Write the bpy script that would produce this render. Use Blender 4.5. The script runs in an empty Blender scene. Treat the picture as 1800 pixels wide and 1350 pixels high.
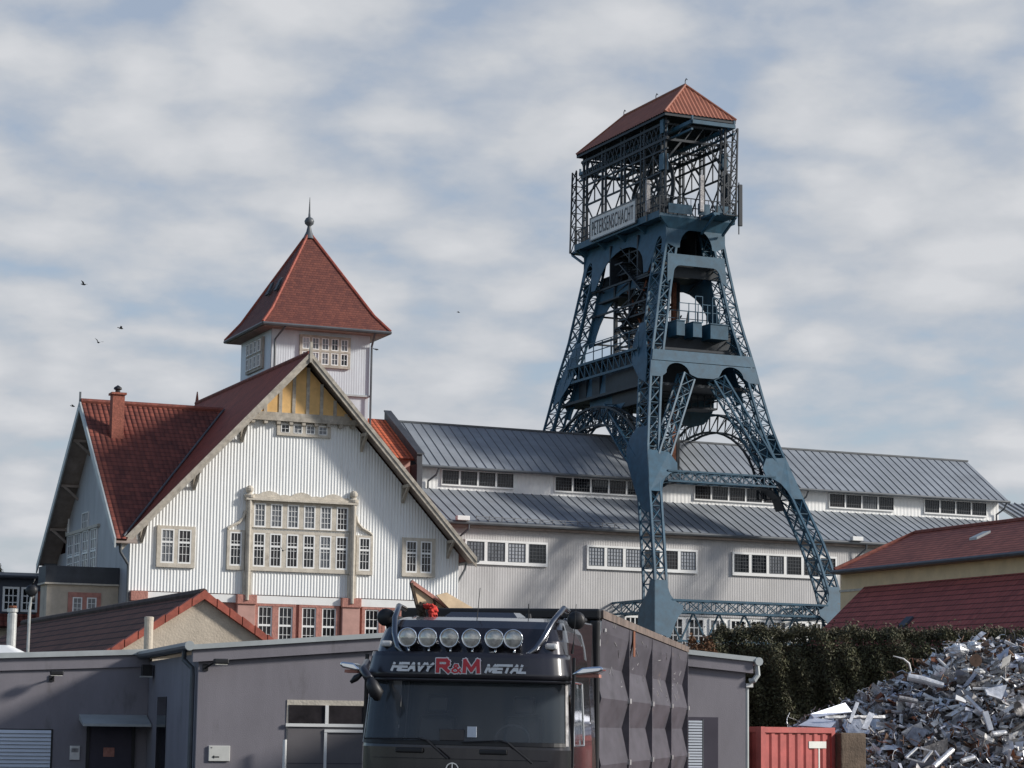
import bpy, math, random
import numpy as np
from mathutils import Vector, Matrix
random.seed(7); np.random.seed(7)
R = math.radians
S = bpy.context.scene
COL = S.collection

# ------------------------------------------------------------------ camera
PITCH, ROLL, FPX = math.atan((1277.0 - 675.0) / 4160.0), 0.013, 4160.0
cam = bpy.data.cameras.new('camera'); cam.sensor_fit = 'HORIZONTAL'; cam.sensor_width = 36.0
cam.lens = 36.0 * FPX / 1800.0; cam.clip_start = 0.5; cam.clip_end = 6000
camo = bpy.data.objects.new('camera', cam); COL.objects.link(camo)
camo.matrix_world = Matrix.Translation((0, 0, 2.2)) @ (Matrix.Rotation(R(90) + PITCH, 4, 'X') @ Matrix.Rotation(ROLL, 4, 'Z'))
S.camera = camo

# ------------------------------------------------------------------ sky and sun
SUN = Vector((0.99, -0.09, 0.46)).normalized()
world = bpy.data.worlds.new('World'); S.world = world; world.use_nodes = True
nt = world.node_tree; nt.nodes.clear()
def N(t, **kw):
    n = nt.nodes.new(t)
    for k, v in kw.items(): setattr(n, k, v)
    return n
def wmath(op, a, b=None, clamp=False):
    n = N('ShaderNodeMath', operation=op); n.use_clamp = clamp
    for i, v in enumerate((a, b)):
        if v is None: continue
        if isinstance(v, (int, float)): n.inputs[i].default_value = v
        else: nt.links.new(v, n.inputs[i])
    return n.outputs[0]
out = N('ShaderNodeOutputWorld'); bg = N('ShaderNodeBackground'); bg.inputs['Strength'].default_value = 0.1
sky = N('ShaderNodeTexSky', sky_type='NISHITA'); sky.sun_disc = False
sky.sun_elevation = math.asin(SUN.z); sky.sun_rotation = math.atan2(SUN.x, SUN.y)
sky.air_density = 1.0; sky.dust_density = 1.0; sky.ozone_density = 2.5
tc = N('ShaderNodeTexCoord'); sep = N('ShaderNodeSeparateXYZ'); nt.links.new(tc.outputs['Generated'], sep.inputs[0])
den = wmath('ADD', wmath('MAXIMUM', sep.outputs['Z'], 0.0), 0.26)
cx = wmath('DIVIDE', sep.outputs['X'], den); cy = wmath('DIVIDE', sep.outputs['Y'], den)
com = N('ShaderNodeCombineXYZ'); nt.links.new(cx, com.inputs[0]); nt.links.new(cy, com.inputs[1])
def noise(scale, detail, rough, dist=0.0, off=(0, 0, 0), sc=(1, 1, 1)):
    m = N('ShaderNodeMapping'); m.inputs['Location'].default_value = off; m.inputs['Scale'].default_value = sc
    nt.links.new(com.outputs[0], m.inputs[0])
    n = N('ShaderNodeTexNoise'); n.inputs['Scale'].default_value = scale; n.inputs['Detail'].default_value = detail
    n.inputs['Roughness'].default_value = rough; n.inputs['Distortion'].default_value = dist
    nt.links.new(m.outputs[0], n.inputs['Vector']); return n.outputs['Fac']
def ramp(fac, stops):
    r = N('ShaderNodeValToRGB'); e = r.color_ramp.elements
    e[0].position, e[0].color = stops[0][0], stops[0][1]
    e[1].position, e[1].color = stops[-1][0], stops[-1][1]
    for p, c in stops[1:-1]:
        q = e.new(p); q.color = c
    nt.links.new(fac, r.inputs[0]); return r.outputs[0]
big = noise(2.6, 2.0, 0.5, 0.2, (3.1, 2.3, 0))
warp = N('ShaderNodeTexNoise'); warp.inputs['Scale'].default_value = 7.0; warp.inputs['Detail'].default_value = 4.0
nt.links.new(com.outputs[0], warp.inputs['Vector'])
wv = N('ShaderNodeVectorMath', operation='SCALE'); nt.links.new(warp.outputs['Color'], wv.inputs[0]); wv.inputs['Scale'].default_value = 0.13
wa = N('ShaderNodeVectorMath', operation='ADD'); nt.links.new(com.outputs[0], wa.inputs[0]); nt.links.new(wv.outputs[0], wa.inputs[1])
vor = N('ShaderNodeTexVoronoi', feature='SMOOTH_F1'); vor.inputs['Scale'].default_value = 9.0; vor.inputs['Smoothness'].default_value = 0.55
nt.links.new(wa.outputs[0], vor.inputs['Vector'])
fluff = noise(16.0, 5.0, 0.55, 0.1, (5, 1, 0), (1, 0.9, 1))
puff = wmath('ADD', wmath('SUBTRACT', 0.80, wmath('MULTIPLY', vor.outputs['Distance'], 0.85)), wmath('MULTIPLY', wmath('SUBTRACT', fluff, 0.5), 0.55))
cover = wmath('ADD', wmath('MULTIPLY', big, 0.42), wmath('MULTIPLY', puff, 0.64))
g = lambda v: (v, v, v, 1)
mask = ramp(cover, [(0.27, g(0.52)), (0.36, g(0.80)), (0.50, g(1))])
# towards the horizon the sheet closes up
low = ramp(sep.outputs['Z'], [(0.05, g(1)), (0.20, g(0.0))])
maskl = wmath('MAXIMUM', mask, wmath('MULTIPLY', low, 0.93))
tone = wmath('ADD', wmath('MULTIPLY', puff, 0.75), wmath('MULTIPLY', big, 0.25))
cloud = ramp(tone, [(0.30, (5.05, 5.35, 5.85, 1)), (0.47, (5.75, 6.0, 6.4, 1)), (0.64, (6.6, 6.75, 7.05, 1))])
high = ramp(sep.outputs['Z'], [(0.32, g(1)), (0.60, g(0.12))])  # cloud cover thinned overhead, out of view, to lower the ambient light
left_clear = wmath('MAXIMUM', ramp(wmath('MULTIPLY', wmath('ADD', sep.outputs['X'], 1.0), 0.5), [(0.10, g(0.0)), (0.36, g(1))]), 0.2)  # unseen clouds at the left thinned so faces turned that way stay darker
maskl = wmath('MULTIPLY', maskl, wmath('MULTIPLY', high, left_clear))
mix = N('ShaderNodeMix', data_type='RGBA'); nt.links.new(maskl, mix.inputs[0])
skm = N('ShaderNodeMix', data_type='RGBA', blend_type='MULTIPLY'); skm.inputs[0].default_value = 1.0
skm.inputs[7].default_value = (1.25, 1.3, 1.35, 1)
nt.links.new(sky.outputs[0], skm.inputs[6])
nt.links.new(skm.outputs[2], mix.inputs[6]); nt.links.new(cloud, mix.inputs[7])
world.cycles.sampling_method = 'MANUAL'; world.cycles.sample_map_resolution = 512
nt.links.new(mix.outputs[2], bg.inputs['Color']); nt.links.new(bg.outputs[0], out.inputs[0])

sl = bpy.data.lights.new('sun', 'SUN'); sl.energy = 4.3; sl.angle = R(7.0); sl.color = (1.0, 0.95, 0.88)
so = bpy.data.objects.new('sun', sl); COL.objects.link(so)
so.rotation_euler = (-SUN).to_track_quat('-Z', 'Y').to_euler(); so.location = (60, -20, 60)

S.view_settings.view_transform = 'Standard'; S.view_settings.look = 'None'
S.view_settings.exposure = 0.0; S.view_settings.gamma = 1.0
try: S.view_settings.use_curve_mapping = False
except Exception: pass

# ------------------------------------------------------------------ materials
def lin(r, g, b):
    f = lambda c: c / 12.92 if c <= 0.04045 else ((c + 0.055) / 1.055) ** 2.4
    return (f(r / 255), f(g / 255), f(b / 255))
def mat(name, col, rough=0.6, metal=0.0, var=0.12, vscale=1.5, stretch=(1, 1, 1), bump=0.0, bscale=20.0,
        stain=None, stain_at=0.62, stain_scale=1.2, spec=None, coat=0.0):
    m = bpy.data.materials.new(name); m.use_nodes = True
    t = m.node_tree; b = t.nodes['Principled BSDF']; L = t.links
    b.inputs['Roughness'].default_value = rough; b.inputs['Metallic'].default_value = metal
    if spec is not None: b.inputs['Specular IOR Level'].default_value = spec
    if coat: b.inputs['Coat Weight'].default_value = coat; b.inputs['Coat Roughness'].default_value = 0.04
    c = t.nodes.new('ShaderNodeTexCoord'); mp = t.nodes.new('ShaderNodeMapping'); mp.inputs['Scale'].default_value = stretch
    L.new(c.outputs['Object'], mp.inputs[0])
    n = t.nodes.new('ShaderNodeTexNoise'); n.inputs['Scale'].default_value = vscale; n.inputs['Detail'].default_value = 6
    n.inputs['Roughness'].default_value = 0.65; L.new(mp.outputs[0], n.inputs['Vector'])
    r = t.nodes.new('ShaderNodeValToRGB'); e = r.color_ramp.elements
    k0, k1 = 1 - 1.6 * var, 1 + 1.2 * var
    e[0].position = 0.3; e[0].color = (col[0] * k0, col[1] * k0, col[2] * k0, 1)
    e[1].position = 0.7; e[1].color = (min(col[0] * k1, 1), min(col[1] * k1, 1), min(col[2] * k1, 1), 1)
    L.new(n.outputs['Fac'], r.inputs[0]); src = r.outputs[0]
    if stain:
        n2 = t.nodes.new('ShaderNodeTexNoise'); n2.inputs['Scale'].default_value = stain_scale; n2.inputs['Detail'].default_value = 8
        n2.inputs['Roughness'].default_value = 0.7; L.new(mp.outputs[0], n2.inputs['Vector'])
        r2 = t.nodes.new('ShaderNodeValToRGB'); r2.color_ramp.elements[0].position = stain_at; r2.color_ramp.elements[0].color = (0, 0, 0, 1)
        r2.color_ramp.elements[1].position = stain_at + 0.13; r2.color_ramp.elements[1].color = (0.8, 0.8, 0.8, 1)
        L.new(n2.outputs['Fac'], r2.inputs[0])
        mx = t.nodes.new('ShaderNodeMix'); mx.data_type = 'RGBA'; L.new(r2.outputs[0], mx.inputs[0]); L.new(src, mx.inputs[6])
        mx.inputs[7].default_value = (*stain, 1); src = mx.outputs[2]
    L.new(src, b.inputs['Base Color'])
    if bump:
        n3 = t.nodes.new('ShaderNodeTexNoise'); n3.inputs['Scale'].default_value = bscale; n3.inputs['Detail'].default_value = 5
        L.new(c.outputs['Object'], n3.inputs['Vector'])
        bp = t.nodes.new('ShaderNodeBump'); bp.inputs['Strength'].default_value = bump; bp.inputs['Distance'].default_value = 0.05
        L.new(n3.outputs['Fac'], bp.inputs['Height']); L.new(bp.outputs[0], b.inputs['Normal'])
    return m
def tile_mat(name, col, dark, cw=0.25, rh=0.34, depth=0.05, round_=True, var=0.25, moss=0.5, joint=0.10):
    """roof tiles in metres along the UVs: rolls across, steps down the slope, every tile its own tone"""
    m = bpy.data.materials.new(name); m.use_nodes = True; t = m.node_tree; L = t.links; b = t.nodes['Principled BSDF']
    b.inputs['Roughness'].default_value = 0.75; b.inputs['Specular IOR Level'].default_value = 0.25
    def M(op, a, c=None):
        n = t.nodes.new('ShaderNodeMath'); n.operation = op
        for i, v in enumerate((a, c)):
            if v is None: continue
            if isinstance(v, (int, float)): n.inputs[i].default_value = v
            else: L.new(v, n.inputs[i])
        return n.outputs[0]
    uv = t.nodes.new('ShaderNodeTexCoord'); sp = t.nodes.new('ShaderNodeSeparateXYZ'); L.new(uv.outputs['UV'], sp.inputs[0])
    row = M('DIVIDE', sp.outputs[1], rh); fr = M('FRACT', row); ri = M('FLOOR', row)
    u = M('DIVIDE', sp.outputs[0], cw)
    if not round_: u = M('ADD', u, M('MULTIPLY', M('MODULO', ri, 2.0), 0.5))
    fu = M('FRACT', u); ui = M('FLOOR', u)
    cb = t.nodes.new('ShaderNodeCombineXYZ'); L.new(ui, cb.inputs[0]); L.new(ri, cb.inputs[1])
    wn = t.nodes.new('ShaderNodeTexWhiteNoise'); wn.noise_dimensions = '2D'; L.new(cb.outputs[0], wn.inputs['Vector'])
    step = M('SUBTRACT', 1.0, fr)
    if round_: prof = M('ABSOLUTE', M('SINE', M('MULTIPLY', u, math.pi)))
    else: prof = M('MINIMUM', M('MULTIPLY', M('MINIMUM', fu, M('SUBTRACT', 1.0, fu)), 14.0), 1.0)
    h = M('ADD', M('MULTIPLY', step, 0.9), M('MULTIPLY', prof, 0.9 if round_ else 0.35))
    bp = t.nodes.new('ShaderNodeBump'); bp.inputs['Distance'].default_value = depth; bp.inputs['Strength'].default_value = 1.0
    L.new(h, bp.inputs['Height']); L.new(bp.outputs[0], b.inputs['Normal'])
    ns = t.nodes.new('ShaderNodeTexNoise'); ns.inputs['Scale'].default_value = 0.55; ns.inputs['Detail'].default_value = 7; ns.inputs['Roughness'].default_value = 0.65
    L.new(uv.outputs['Object'], ns.inputs['Vector'])
    f = M('ADD', M('MULTIPLY', wn.outputs['Value'], var), M('MULTIPLY', ns.outputs['Fac'], moss))
    r = t.nodes.new('ShaderNodeValToRGB'); e = r.color_ramp.elements
    e[0].position = 0.15; e[0].color = (*dark, 1); e[1].position = 0.55; e[1].color = (*col, 1)
    L.new(f, r.inputs[0])
    # a darker band marks the joint under each tile nose
    jt = M('GREATER_THAN', fr, joint)
    mx = t.nodes.new('ShaderNodeMix'); mx.data_type = 'RGBA'; L.new(jt, mx.inputs[0])
    mx.inputs[6].default_value = (dark[0] * 0.45, dark[1] * 0.45, dark[2] * 0.45, 1); L.new(r.outputs[0], mx.inputs[7])
    L.new(mx.outputs[2], b.inputs['Base Color'])
    return m
M = {}
def D(key, *a, **k): M[key] = mat(key, *a, **k)
D('asphalt', (0.055, 0.053, 0.052), 0.9, var=0.25, bump=0.3)
D('grass', (0.05, 0.065, 0.03), 0.95, var=0.4, vscale=0.3, bump=0.5)
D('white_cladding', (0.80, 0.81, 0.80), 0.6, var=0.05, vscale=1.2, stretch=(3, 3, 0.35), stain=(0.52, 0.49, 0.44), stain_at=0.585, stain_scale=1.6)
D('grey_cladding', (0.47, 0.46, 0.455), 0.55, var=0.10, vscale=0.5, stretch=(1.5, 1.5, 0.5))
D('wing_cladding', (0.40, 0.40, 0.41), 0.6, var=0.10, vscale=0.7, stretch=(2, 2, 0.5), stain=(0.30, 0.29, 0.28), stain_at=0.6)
D('tower_cladding', (0.57, 0.61, 0.65), 0.5, var=0.08, vscale=0.7, stretch=(2, 2, 0.5))
D('white_paint', (0.82, 0.82, 0.80), 0.45, var=0.04)
D('sandstone', (0.56, 0.51, 0.43), 0.85, var=0.14, vscale=3, bump=0.25, stain=(0.30, 0.25, 0.2), stain_at=0.6)
D('weathered_timber', (0.42, 0.38, 0.32), 0.8, var=0.22, vscale=4, stretch=(1, 1, 1), stain=(0.25, 0.19, 0.14), stain_at=0.58)
D('red_sandstone', (0.44, 0.205, 0.165), 0.9, var=0.18, vscale=4, bump=0.5, bscale=12)
D('pink_stone', (0.50, 0.29, 0.245), 0.85, var=0.1, vscale=2)
D('ochre_panel', (0.72, 0.45, 0.18), 0.8, var=0.1, vscale=2.0)
D('cream_render', (0.52, 0.45, 0.36), 0.9, var=0.14, vscale=1.1, bump=0.25, stain=(0.36, 0.31, 0.25), stain_at=0.6)
D('tan_cladding', (0.74, 0.56, 0.34), 0.8, var=0.08)
D('dark_soffit', (0.30, 0.245, 0.21), 0.9, var=0.2)
D('slate', (0.045, 0.05, 0.06), 0.6, var=0.2)
D('slate_blue', (0.065, 0.075, 0.10), 0.7, var=0.1)
D('brick_red', (0.33, 0.11, 0.075), 0.85, var=0.25, vscale=9, bump=0.4)
D('zinc', (0.245, 0.268, 0.295), 0.6, metal=0.0, var=0.13, vscale=0.35, stretch=(1, 2, 2), spec=0.7, stain=(0.20, 0.205, 0.215), stain_at=0.58, stain_scale=0.4)
D('zinc_seam', (0.17, 0.18, 0.195), 0.5, var=0.1)
D('gutter', (0.10, 0.11, 0.12), 0.45, var=0.15)
D('steel_blue', (0.021, 0.080, 0.130), 0.55, var=0.2, vscale=2.2, stain=(0.055, 0.045, 0.04), stain_at=0.62, stain_scale=2.5)
D('steel_dark_shade', (0.014, 0.022, 0.031), 0.6, var=0.25, vscale=2)  # near-black steel: shade of the interior and upper frames put into the colour
D('rust', (0.20, 0.075, 0.04), 0.85, var=0.3, vscale=5)
D('orange_sheet', (0.30, 0.108, 0.064), 0.55, var=0.12, vscale=1.5)
D('purple_render', (0.225, 0.212, 0.235), 0.85, var=0.08, vscale=0.9, stretch=(1.6, 1.6, 0.55), bump=0.12, bscale=60, stain=(0.155, 0.145, 0.155), stain_at=0.56, stain_scale=1.1)
D('dark_render', (0.062, 0.056, 0.075), 0.9, var=0.1)
D('coping', (0.42, 0.45, 0.45), 0.45, var=0.1, vscale=2, spec=0.6)
D('galvanised', (0.48, 0.48, 0.46), 0.35, metal=0.3, var=0.15, vscale=4)
D('white_plastic', (0.8, 0.8, 0.78), 0.4, var=0.03)
D('door_grey', (0.15, 0.14, 0.145), 0.5, var=0.06)
D('black_plastic', (0.012, 0.012, 0.014), 0.5, var=0.2)
D('rubber', (0.02, 0.02, 0.02), 0.85, var=0.2)
D('truck_paint', (0.022, 0.020, 0.026), 0.25, metal=0.5, var=0.12, vscale=3, coat=0.7, spec=0.6)
D('visor', (0.022, 0.021, 0.028), 0.3, var=0.15, vscale=3, coat=0.3)
D('trailer_paint', (0.084, 0.077, 0.092), 0.5, var=0.22, vscale=2.4, stretch=(1, .5, 1.6), stain=(0.17, 0.13, 0.10), stain_at=0.61, stain_scale=2.6, bump=0.05, bscale=2.5)
D('trailer_rim', (0.17, 0.13, 0.11), 0.75, var=0.35, vscale=4, stain=(0.30, 0.17, 0.09), stain_at=0.58, stain_scale=3)
D('chrome', (0.78, 0.80, 0.83), 0.12, metal=1.0, var=0.04)
D('dark_chrome', (0.22, 0.225, 0.24), 0.2, metal=1.0, var=0.05)
D('dash', (0.16, 0.165, 0.175), 0.7, var=0.1)
D('silver_decal', (0.62, 0.66, 0.72), 0.3, metal=0.4, var=0.03)
D('red_decal', (0.55, 0.03, 0.05), 0.35, var=0.03)
D('lens', (0.62, 0.60, 0.54), 0.10, metal=0.35, var=0.30, vscale=14, coat=0.9)
D('red_cloth', (0.60, 0.045, 0.03), 0.8, var=0.25, vscale=8)
D('plywood', (0.66, 0.50, 0.33), 0.8, var=0.15, vscale=5)
D('container_red', (0.40, 0.085, 0.075), 0.5, var=0.15, vscale=3, stain=(0.44, 0.16, 0.13), stain_at=0.6)
D('concrete', (0.115, 0.085, 0.062), 0.95, var=0.25, vscale=4, bump=0.4)
D('aluminium', (0.72, 0.72, 0.73), 0.36, metal=0.42, var=0.22, vscale=6, bump=0.35, bscale=9)
D('aluminium_blue', (0.50, 0.53, 0.62), 0.45, metal=0.3, var=0.12, vscale=4, bump=0.2, bscale=9)
D('scrap_grey', (0.36, 0.35, 0.35), 0.55, metal=0.3, var=0.35, vscale=7, bump=0.4, bscale=14)
D('scrap_dark', (0.085, 0.072, 0.066), 0.8, metal=0.2, var=0.4, vscale=6)
D('scrap_brown', (0.20, 0.12, 0.08), 0.75, metal=0.2, var=0.3, vscale=7)
D('scrap_pale', (0.74, 0.73, 0.71), 0.5, metal=0.1, var=0.12, vscale=6)
D('bark', (0.07, 0.05, 0.035), 0.95, var=0.3, vscale=8, bump=0.5)
D('needles', (0.074, 0.068, 0.037), 0.75, var=0.35, vscale=1.1, stain=(0.12, 0.075, 0.036), stain_at=0.56, stain_scale=1.3)
D('needles_light', (0.090, 0.090, 0.044), 0.75, var=0.35, vscale=1.3, stain=(0.12, 0.07, 0.03), stain_at=0.58)
D('rust_leaf', (0.13, 0.06, 0.025), 0.8, var=0.35, vscale=3)
D('verge_red', (0.34, 0.085, 0.055), 0.75, var=0.25, vscale=5)
D('ridge_red', (0.22, 0.065, 0.045), 0.8, var=0.3, vscale=4)
D('ridge_brown', (0.07, 0.045, 0.038), 0.85, var=0.3, vscale=4)
D('bird', (0.03, 0.028, 0.026), 0.8, var=0.2)
D('sign_white', (0.66, 0.66, 0.62), 0.5, var=0.08, vscale=3, stain=(0.4, 0.36, 0.3), stain_at=0.66)
D('sign_black', (0.015, 0.015, 0.018), 0.5, var=0.1)
D('blind', (0.62, 0.67, 0.74), 0.5, var=0.05)
M['glass'] = mat('window_glass', (0.012, 0.014, 0.018), 0.08, var=0.45, vscale=1.3, spec=0.6)
M['glass_soft'] = mat('window_glass_lace', (0.17, 0.18, 0.195), 0.18, var=0.25, vscale=2.5, spec=0.5)
M['glass_blind'] = mat('window_glass_blind', (0.40, 0.42, 0.45), 0.25, var=0.08, vscale=1.5, spec=0.5)
M['glass_old'] = mat('window_glass_old', (0.032, 0.028, 0.030), 0.2, var=0.45, vscale=1.6, spec=0.5)
M['windscreen'] = mat('windscreen', (0.085, 0.102, 0.12), 0.05, var=0.15, vscale=1, spec=0.7)
M['windscreen'].node_tree.nodes['Principled BSDF'].inputs['Alpha'].default_value = 0.5
M['tile_red'] = tile_mat('tile_red', (0.25, 0.075, 0.052), (0.09, 0.032, 0.026), 0.27, 0.36, 0.07)
M['tile_plain'] = tile_mat('tile_plain', (0.36, 0.078, 0.046), (0.18, 0.045, 0.03), 0.24, 0.2, 0.02, False, 0.2, 0.55)
M['tile_tower'] = tile_mat('tile_tower', (0.20, 0.070, 0.050), (0.115, 0.042, 0.036), 0.19, 0.17, 0.03, False, 0.3, 0.4)
M['tile_orange'] = tile_mat('tile_orange', (0.55, 0.13, 0.06), (0.30, 0.08, 0.045), 0.26, 0.36, 0.07)
M['tile_brown'] = tile_mat('tile_brown', (0.21, 0.088, 0.06), (0.105, 0.050, 0.038), 0.28, 0.33, 0.08, joint=0.22)
M['tile_far'] = tile_mat('tile_far', (0.50, 0.165, 0.115), (0.26, 0.09, 0.068), 0.28, 0.33, 0.03, joint=0.2)
M['tile_wine'] = tile_mat('tile_wine', (0.46, 0.12, 0.10), (0.27, 0.075, 0.065), 0.28, 0.34, 0.03, True, 0.2, 0.4, 0.2)

# ------------------------------------------------------------------ mesh builder
class MB:
    def __init__(s): s.v = []; s.f = []; s.uv = []; s.mi = []; s.cur = 0
    def face(s, pts, uv=None):
        n = len(s.v); s.v += [tuple(p) for p in pts]; s.f.append(tuple(range(n, n + len(pts)))); s.uv.append(uv); s.mi.append(s.cur)
    def hexa(s, p):
        n = len(s.v); s.v += [tuple(q) for q in p]
        for q in ((0, 3, 2, 1), (4, 5, 6, 7), (0, 1, 5, 4), (1, 2, 6, 5), (2, 3, 7, 6), (3, 0, 4, 7)):
            s.f.append(tuple(n + i for i in q)); s.uv.append(None); s.mi.append(s.cur)
    def box(s, x0, x1, y0, y1, z0, z1):
        s.hexa([(x0, y0, z0), (x1, y0, z0), (x1, y1, z0), (x0, y1, z0), (x0, y0, z1), (x1, y0, z1), (x1, y1, z1), (x0, y1, z1)])
    def bar(s, p, q, w, h=None, up=(0, 0, 1)):
        h = h or w; p, q = Vector(p), Vector(q); d = q - p
        if d.length < 1e-6: return
        d.normalize(); u = Vector(up)
        if abs(d.dot(u)) > 0.98: u = Vector((0, 1, 0))
        sdir = d.cross(u).normalized(); t = sdir.cross(d)
        a, b = sdir * w / 2, t * h / 2
        s.hexa([p - a - b, p + a - b, p + a + b, p - a + b, q - a - b, q + a - b, q + a + b, q - a + b])
    def tube(s, pts, r, n=8, cap=True):
        pts = [Vector(p) for p in pts]; rs = r if isinstance(r, (list, tuple)) else [r] * len(pts)
        base = len(s.v); prev = None
        for i, p in enumerate(pts):
            d = (pts[min(i + 1, len(pts) - 1)] - pts[max(i - 1, 0)]).normalized()
            if prev is None:
                ref = Vector((0, 0, 1)) if abs(d.z) < 0.9 else Vector((1, 0, 0)); a = d.cross(ref).normalized()
            else:
                a = prev - d * prev.dot(d)
                a = a.normalized() if a.length > 1e-6 else d.orthogonal().normalized()
            prev = a; b = d.cross(a)
            for k in range(n):
                th = 2 * math.pi * k / n; s.v.append(tuple(p + (a * math.cos(th) + b * math.sin(th)) * rs[i]))
        for i in range(len(pts) - 1):
            for k in range(n):
                s.f.append((base + i * n + k, base + i * n + (k + 1) % n, base + (i + 1) * n + (k + 1) % n, base + (i + 1) * n + k)); s.uv.append(None); s.mi.append(s.cur)
        if cap:
            s.f.append(tuple(base + k for k in reversed(range(n)))); s.uv.append(None); s.mi.append(s.cur)
            s.f.append(tuple(base + (len(pts) - 1) * n + k for k in range(n))); s.uv.append(None); s.mi.append(s.cur)
    def prism(s, poly, f0, f1):
        """poly: list of 2-D points, f0/f1 map a 2-D point to the front/back 3-D point"""
        n = len(s.v); k = len(poly); s.v += [tuple(f0(*p)) for p in poly] + [tuple(f1(*p)) for p in poly]
        s.f.append(tuple(range(n, n + k))); s.f.append(tuple(range(n + 2 * k - 1, n + k - 1, -1)))
        s.uv += [None, None]; s.mi += [s.cur, s.cur]
        for i in range(k):
            j = (i + 1) % k; s.f.append((n + i, n + k + i, n + k + j, n + j)); s.uv.append(None); s.mi.append(s.cur)
    def slab(s, a, b, c, d, th=0.08, uvs=True):
        """roof slab: a-b along the eave, c above b, d above a; metres as UVs"""
        a, b, c, d = map(Vector, (a, b, c, d)); nrm = (b - a).cross(d - a).normalized()
        if nrm.z < 0: nrm = -nrm
        e = (b - a).normalized()
        def uv(p):
            q = p - a; x = q.dot(e); return (x + 50, (q - e * x).length)
        top = [a, b, c, d]; bot = [p - nrm * th for p in top]
        s.face(top, [uv(p) for p in top]); s.face(list(reversed(bot)))
        for i in range(4):
            j = (i + 1) % 4; s.face([top[j], top[i], bot[i], bot[j]])
    def lathe(s, prof, c=(0, 0, 0), n=16, axis='z'):
        base = len(s.v)
        for r, h in prof:
            for k in range(n):
                t = 2 * math.pi * k / n; x, y = r * math.cos(t), r * math.sin(t)
                p = (x, y, h) if axis == 'z' else (x, h, y)
                s.v.append((c[0] + p[0], c[1] + p[1], c[2] + p[2]))
        for i in range(len(prof) - 1):
            for k in range(n):
                s.f.append((base + i * n + k, base + i * n + (k + 1) % n, base + (i + 1) * n + (k + 1) % n, base + (i + 1) * n + k)); s.uv.append(None); s.mi.append(s.cur)
    def build(s, name, m, parent=None, loc=None, rz=0.0, smooth=False, bevel=0.0):
        me = bpy.data.meshes.new(name); me.from_pydata(s.v, [], s.f)
        ms = m if isinstance(m, (list, tuple)) else [m]
        for q in ms: me.materials.append(M[q] if isinstance(q, str) else q)
        if len(ms) > 1: me.polygons.foreach_set('material_index', s.mi)
        if any(u is not None for u in s.uv):
            ul = me.uv_layers.new(name='UVMap'); k = 0; dat = np.zeros(len(me.loops) * 2, np.float32)
            for f, u in zip(s.f, s.uv):
                if u is not None:
                    for q in u: dat[2 * k], dat[2 * k + 1] = q; k += 1
                else: k += len(f)
            ul.data.foreach_set('uv', dat)
        if smooth:
            me.polygons.foreach_set('use_smooth', [True] * len(me.polygons))
        me.update(); me.validate()
        o = bpy.data.objects.new(name, me); COL.objects.link(o)
        if parent: o.parent = parent
        if loc: o.location = loc
        o.rotation_euler.z = rz
        if bevel:
            bm = o.modifiers.new('bevel', 'BEVEL'); bm.width = bevel; bm.segments = 2; bm.limit_method = 'ANGLE'
        return o
def tag(o, label=None, cat=None, group=None, kind=None):
    if label: o['label'] = label
    if cat: o['category'] = cat
    if group: o['group'] = group
    if kind: o['kind'] = kind
    return o
def thing(name, label, cat, loc=(0, 0, 0), rz=0.0, group=None):
    o = bpy.data.objects.new(name, None); COL.objects.link(o); o.location = loc; o.rotation_euler.z = rz
    o.empty_display_size = 0.5
    return tag(o, label, cat, group)
def fmesh(name, V, F, m, parent=None):
    """fast mesh from numpy arrays of quads"""
    me = bpy.data.meshes.new(name); V = np.asarray(V, np.float32); F = np.asarray(F, np.int32)
    me.vertices.add(len(V)); me.vertices.foreach_set('co', V.ravel())
    me.loops.add(F.size); me.loops.foreach_set('vertex_index', F.ravel())
    k = F.shape[1]; me.polygons.add(len(F)); me.polygons.foreach_set('loop_start', np.arange(len(F), dtype=np.int32) * k)
    me.update(calc_edges=True); me.validate(); me.materials.append(M[m])
    o = bpy.data.objects.new(name, me); COL.objects.link(o)
    if parent: o.parent = parent
    return o
def arc(cx, cz, r, a0, a1, n=10, rz=None):
    rz = rz or r
    return [(cx + r * math.cos(R(a0 + (a1 - a0) * i / n)), cz + rz * math.sin(R(a0 + (a1 - a0) * i / n))) for i in range(n + 1)]
def text_mesh(txt, size, depth=0.01, offset=0.0, shear=0.0, spacing=1.0):
    c = bpy.data.curves.new('lettering', 'FONT'); c.body = txt; c.size = size; c.extrude = depth; c.offset = offset; c.shear = shear
    c.space_character = spacing; c.align_x = 'LEFT'; c.resolution_u = 4
    o = bpy.data.objects.new('lettering', c); COL.objects.link(o)
    dg = bpy.context.evaluated_depsgraph_get(); me = bpy.data.meshes.new_from_object(o.evaluated_get(dg))
    bpy.data.objects.remove(o); return me
def lettering(name, txt, m, parent, x0, x1, z0, z1, y, rot=(R(90), 0, 0), **kw):
    """letters fitted to the box x0..x1, z0..z1 on a vertical face in front of y"""
    me = text_mesh(txt, 1.0, **kw); co = np.empty(len(me.vertices) * 3, np.float32); me.vertices.foreach_get('co', co); co = co.reshape(-1, 3)
    mn, mx = co.min(0), co.max(0); co[:, 0] = (co[:, 0] - mn[0]) / (mx[0] - mn[0]) * (x1 - x0); co[:, 1] = (co[:, 1] - mn[1]) / (mx[1] - mn[1]) * (z1 - z0)
    me.vertices.foreach_set('co', co.ravel()); me.materials.clear(); me.materials.append(M[m]); me.update()
    o = bpy.data.objects.new(name, me); COL.objects.link(o); o.parent = parent; o.rotation_euler = rot; o.location = (x0, y, z0)
    return o
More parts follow.
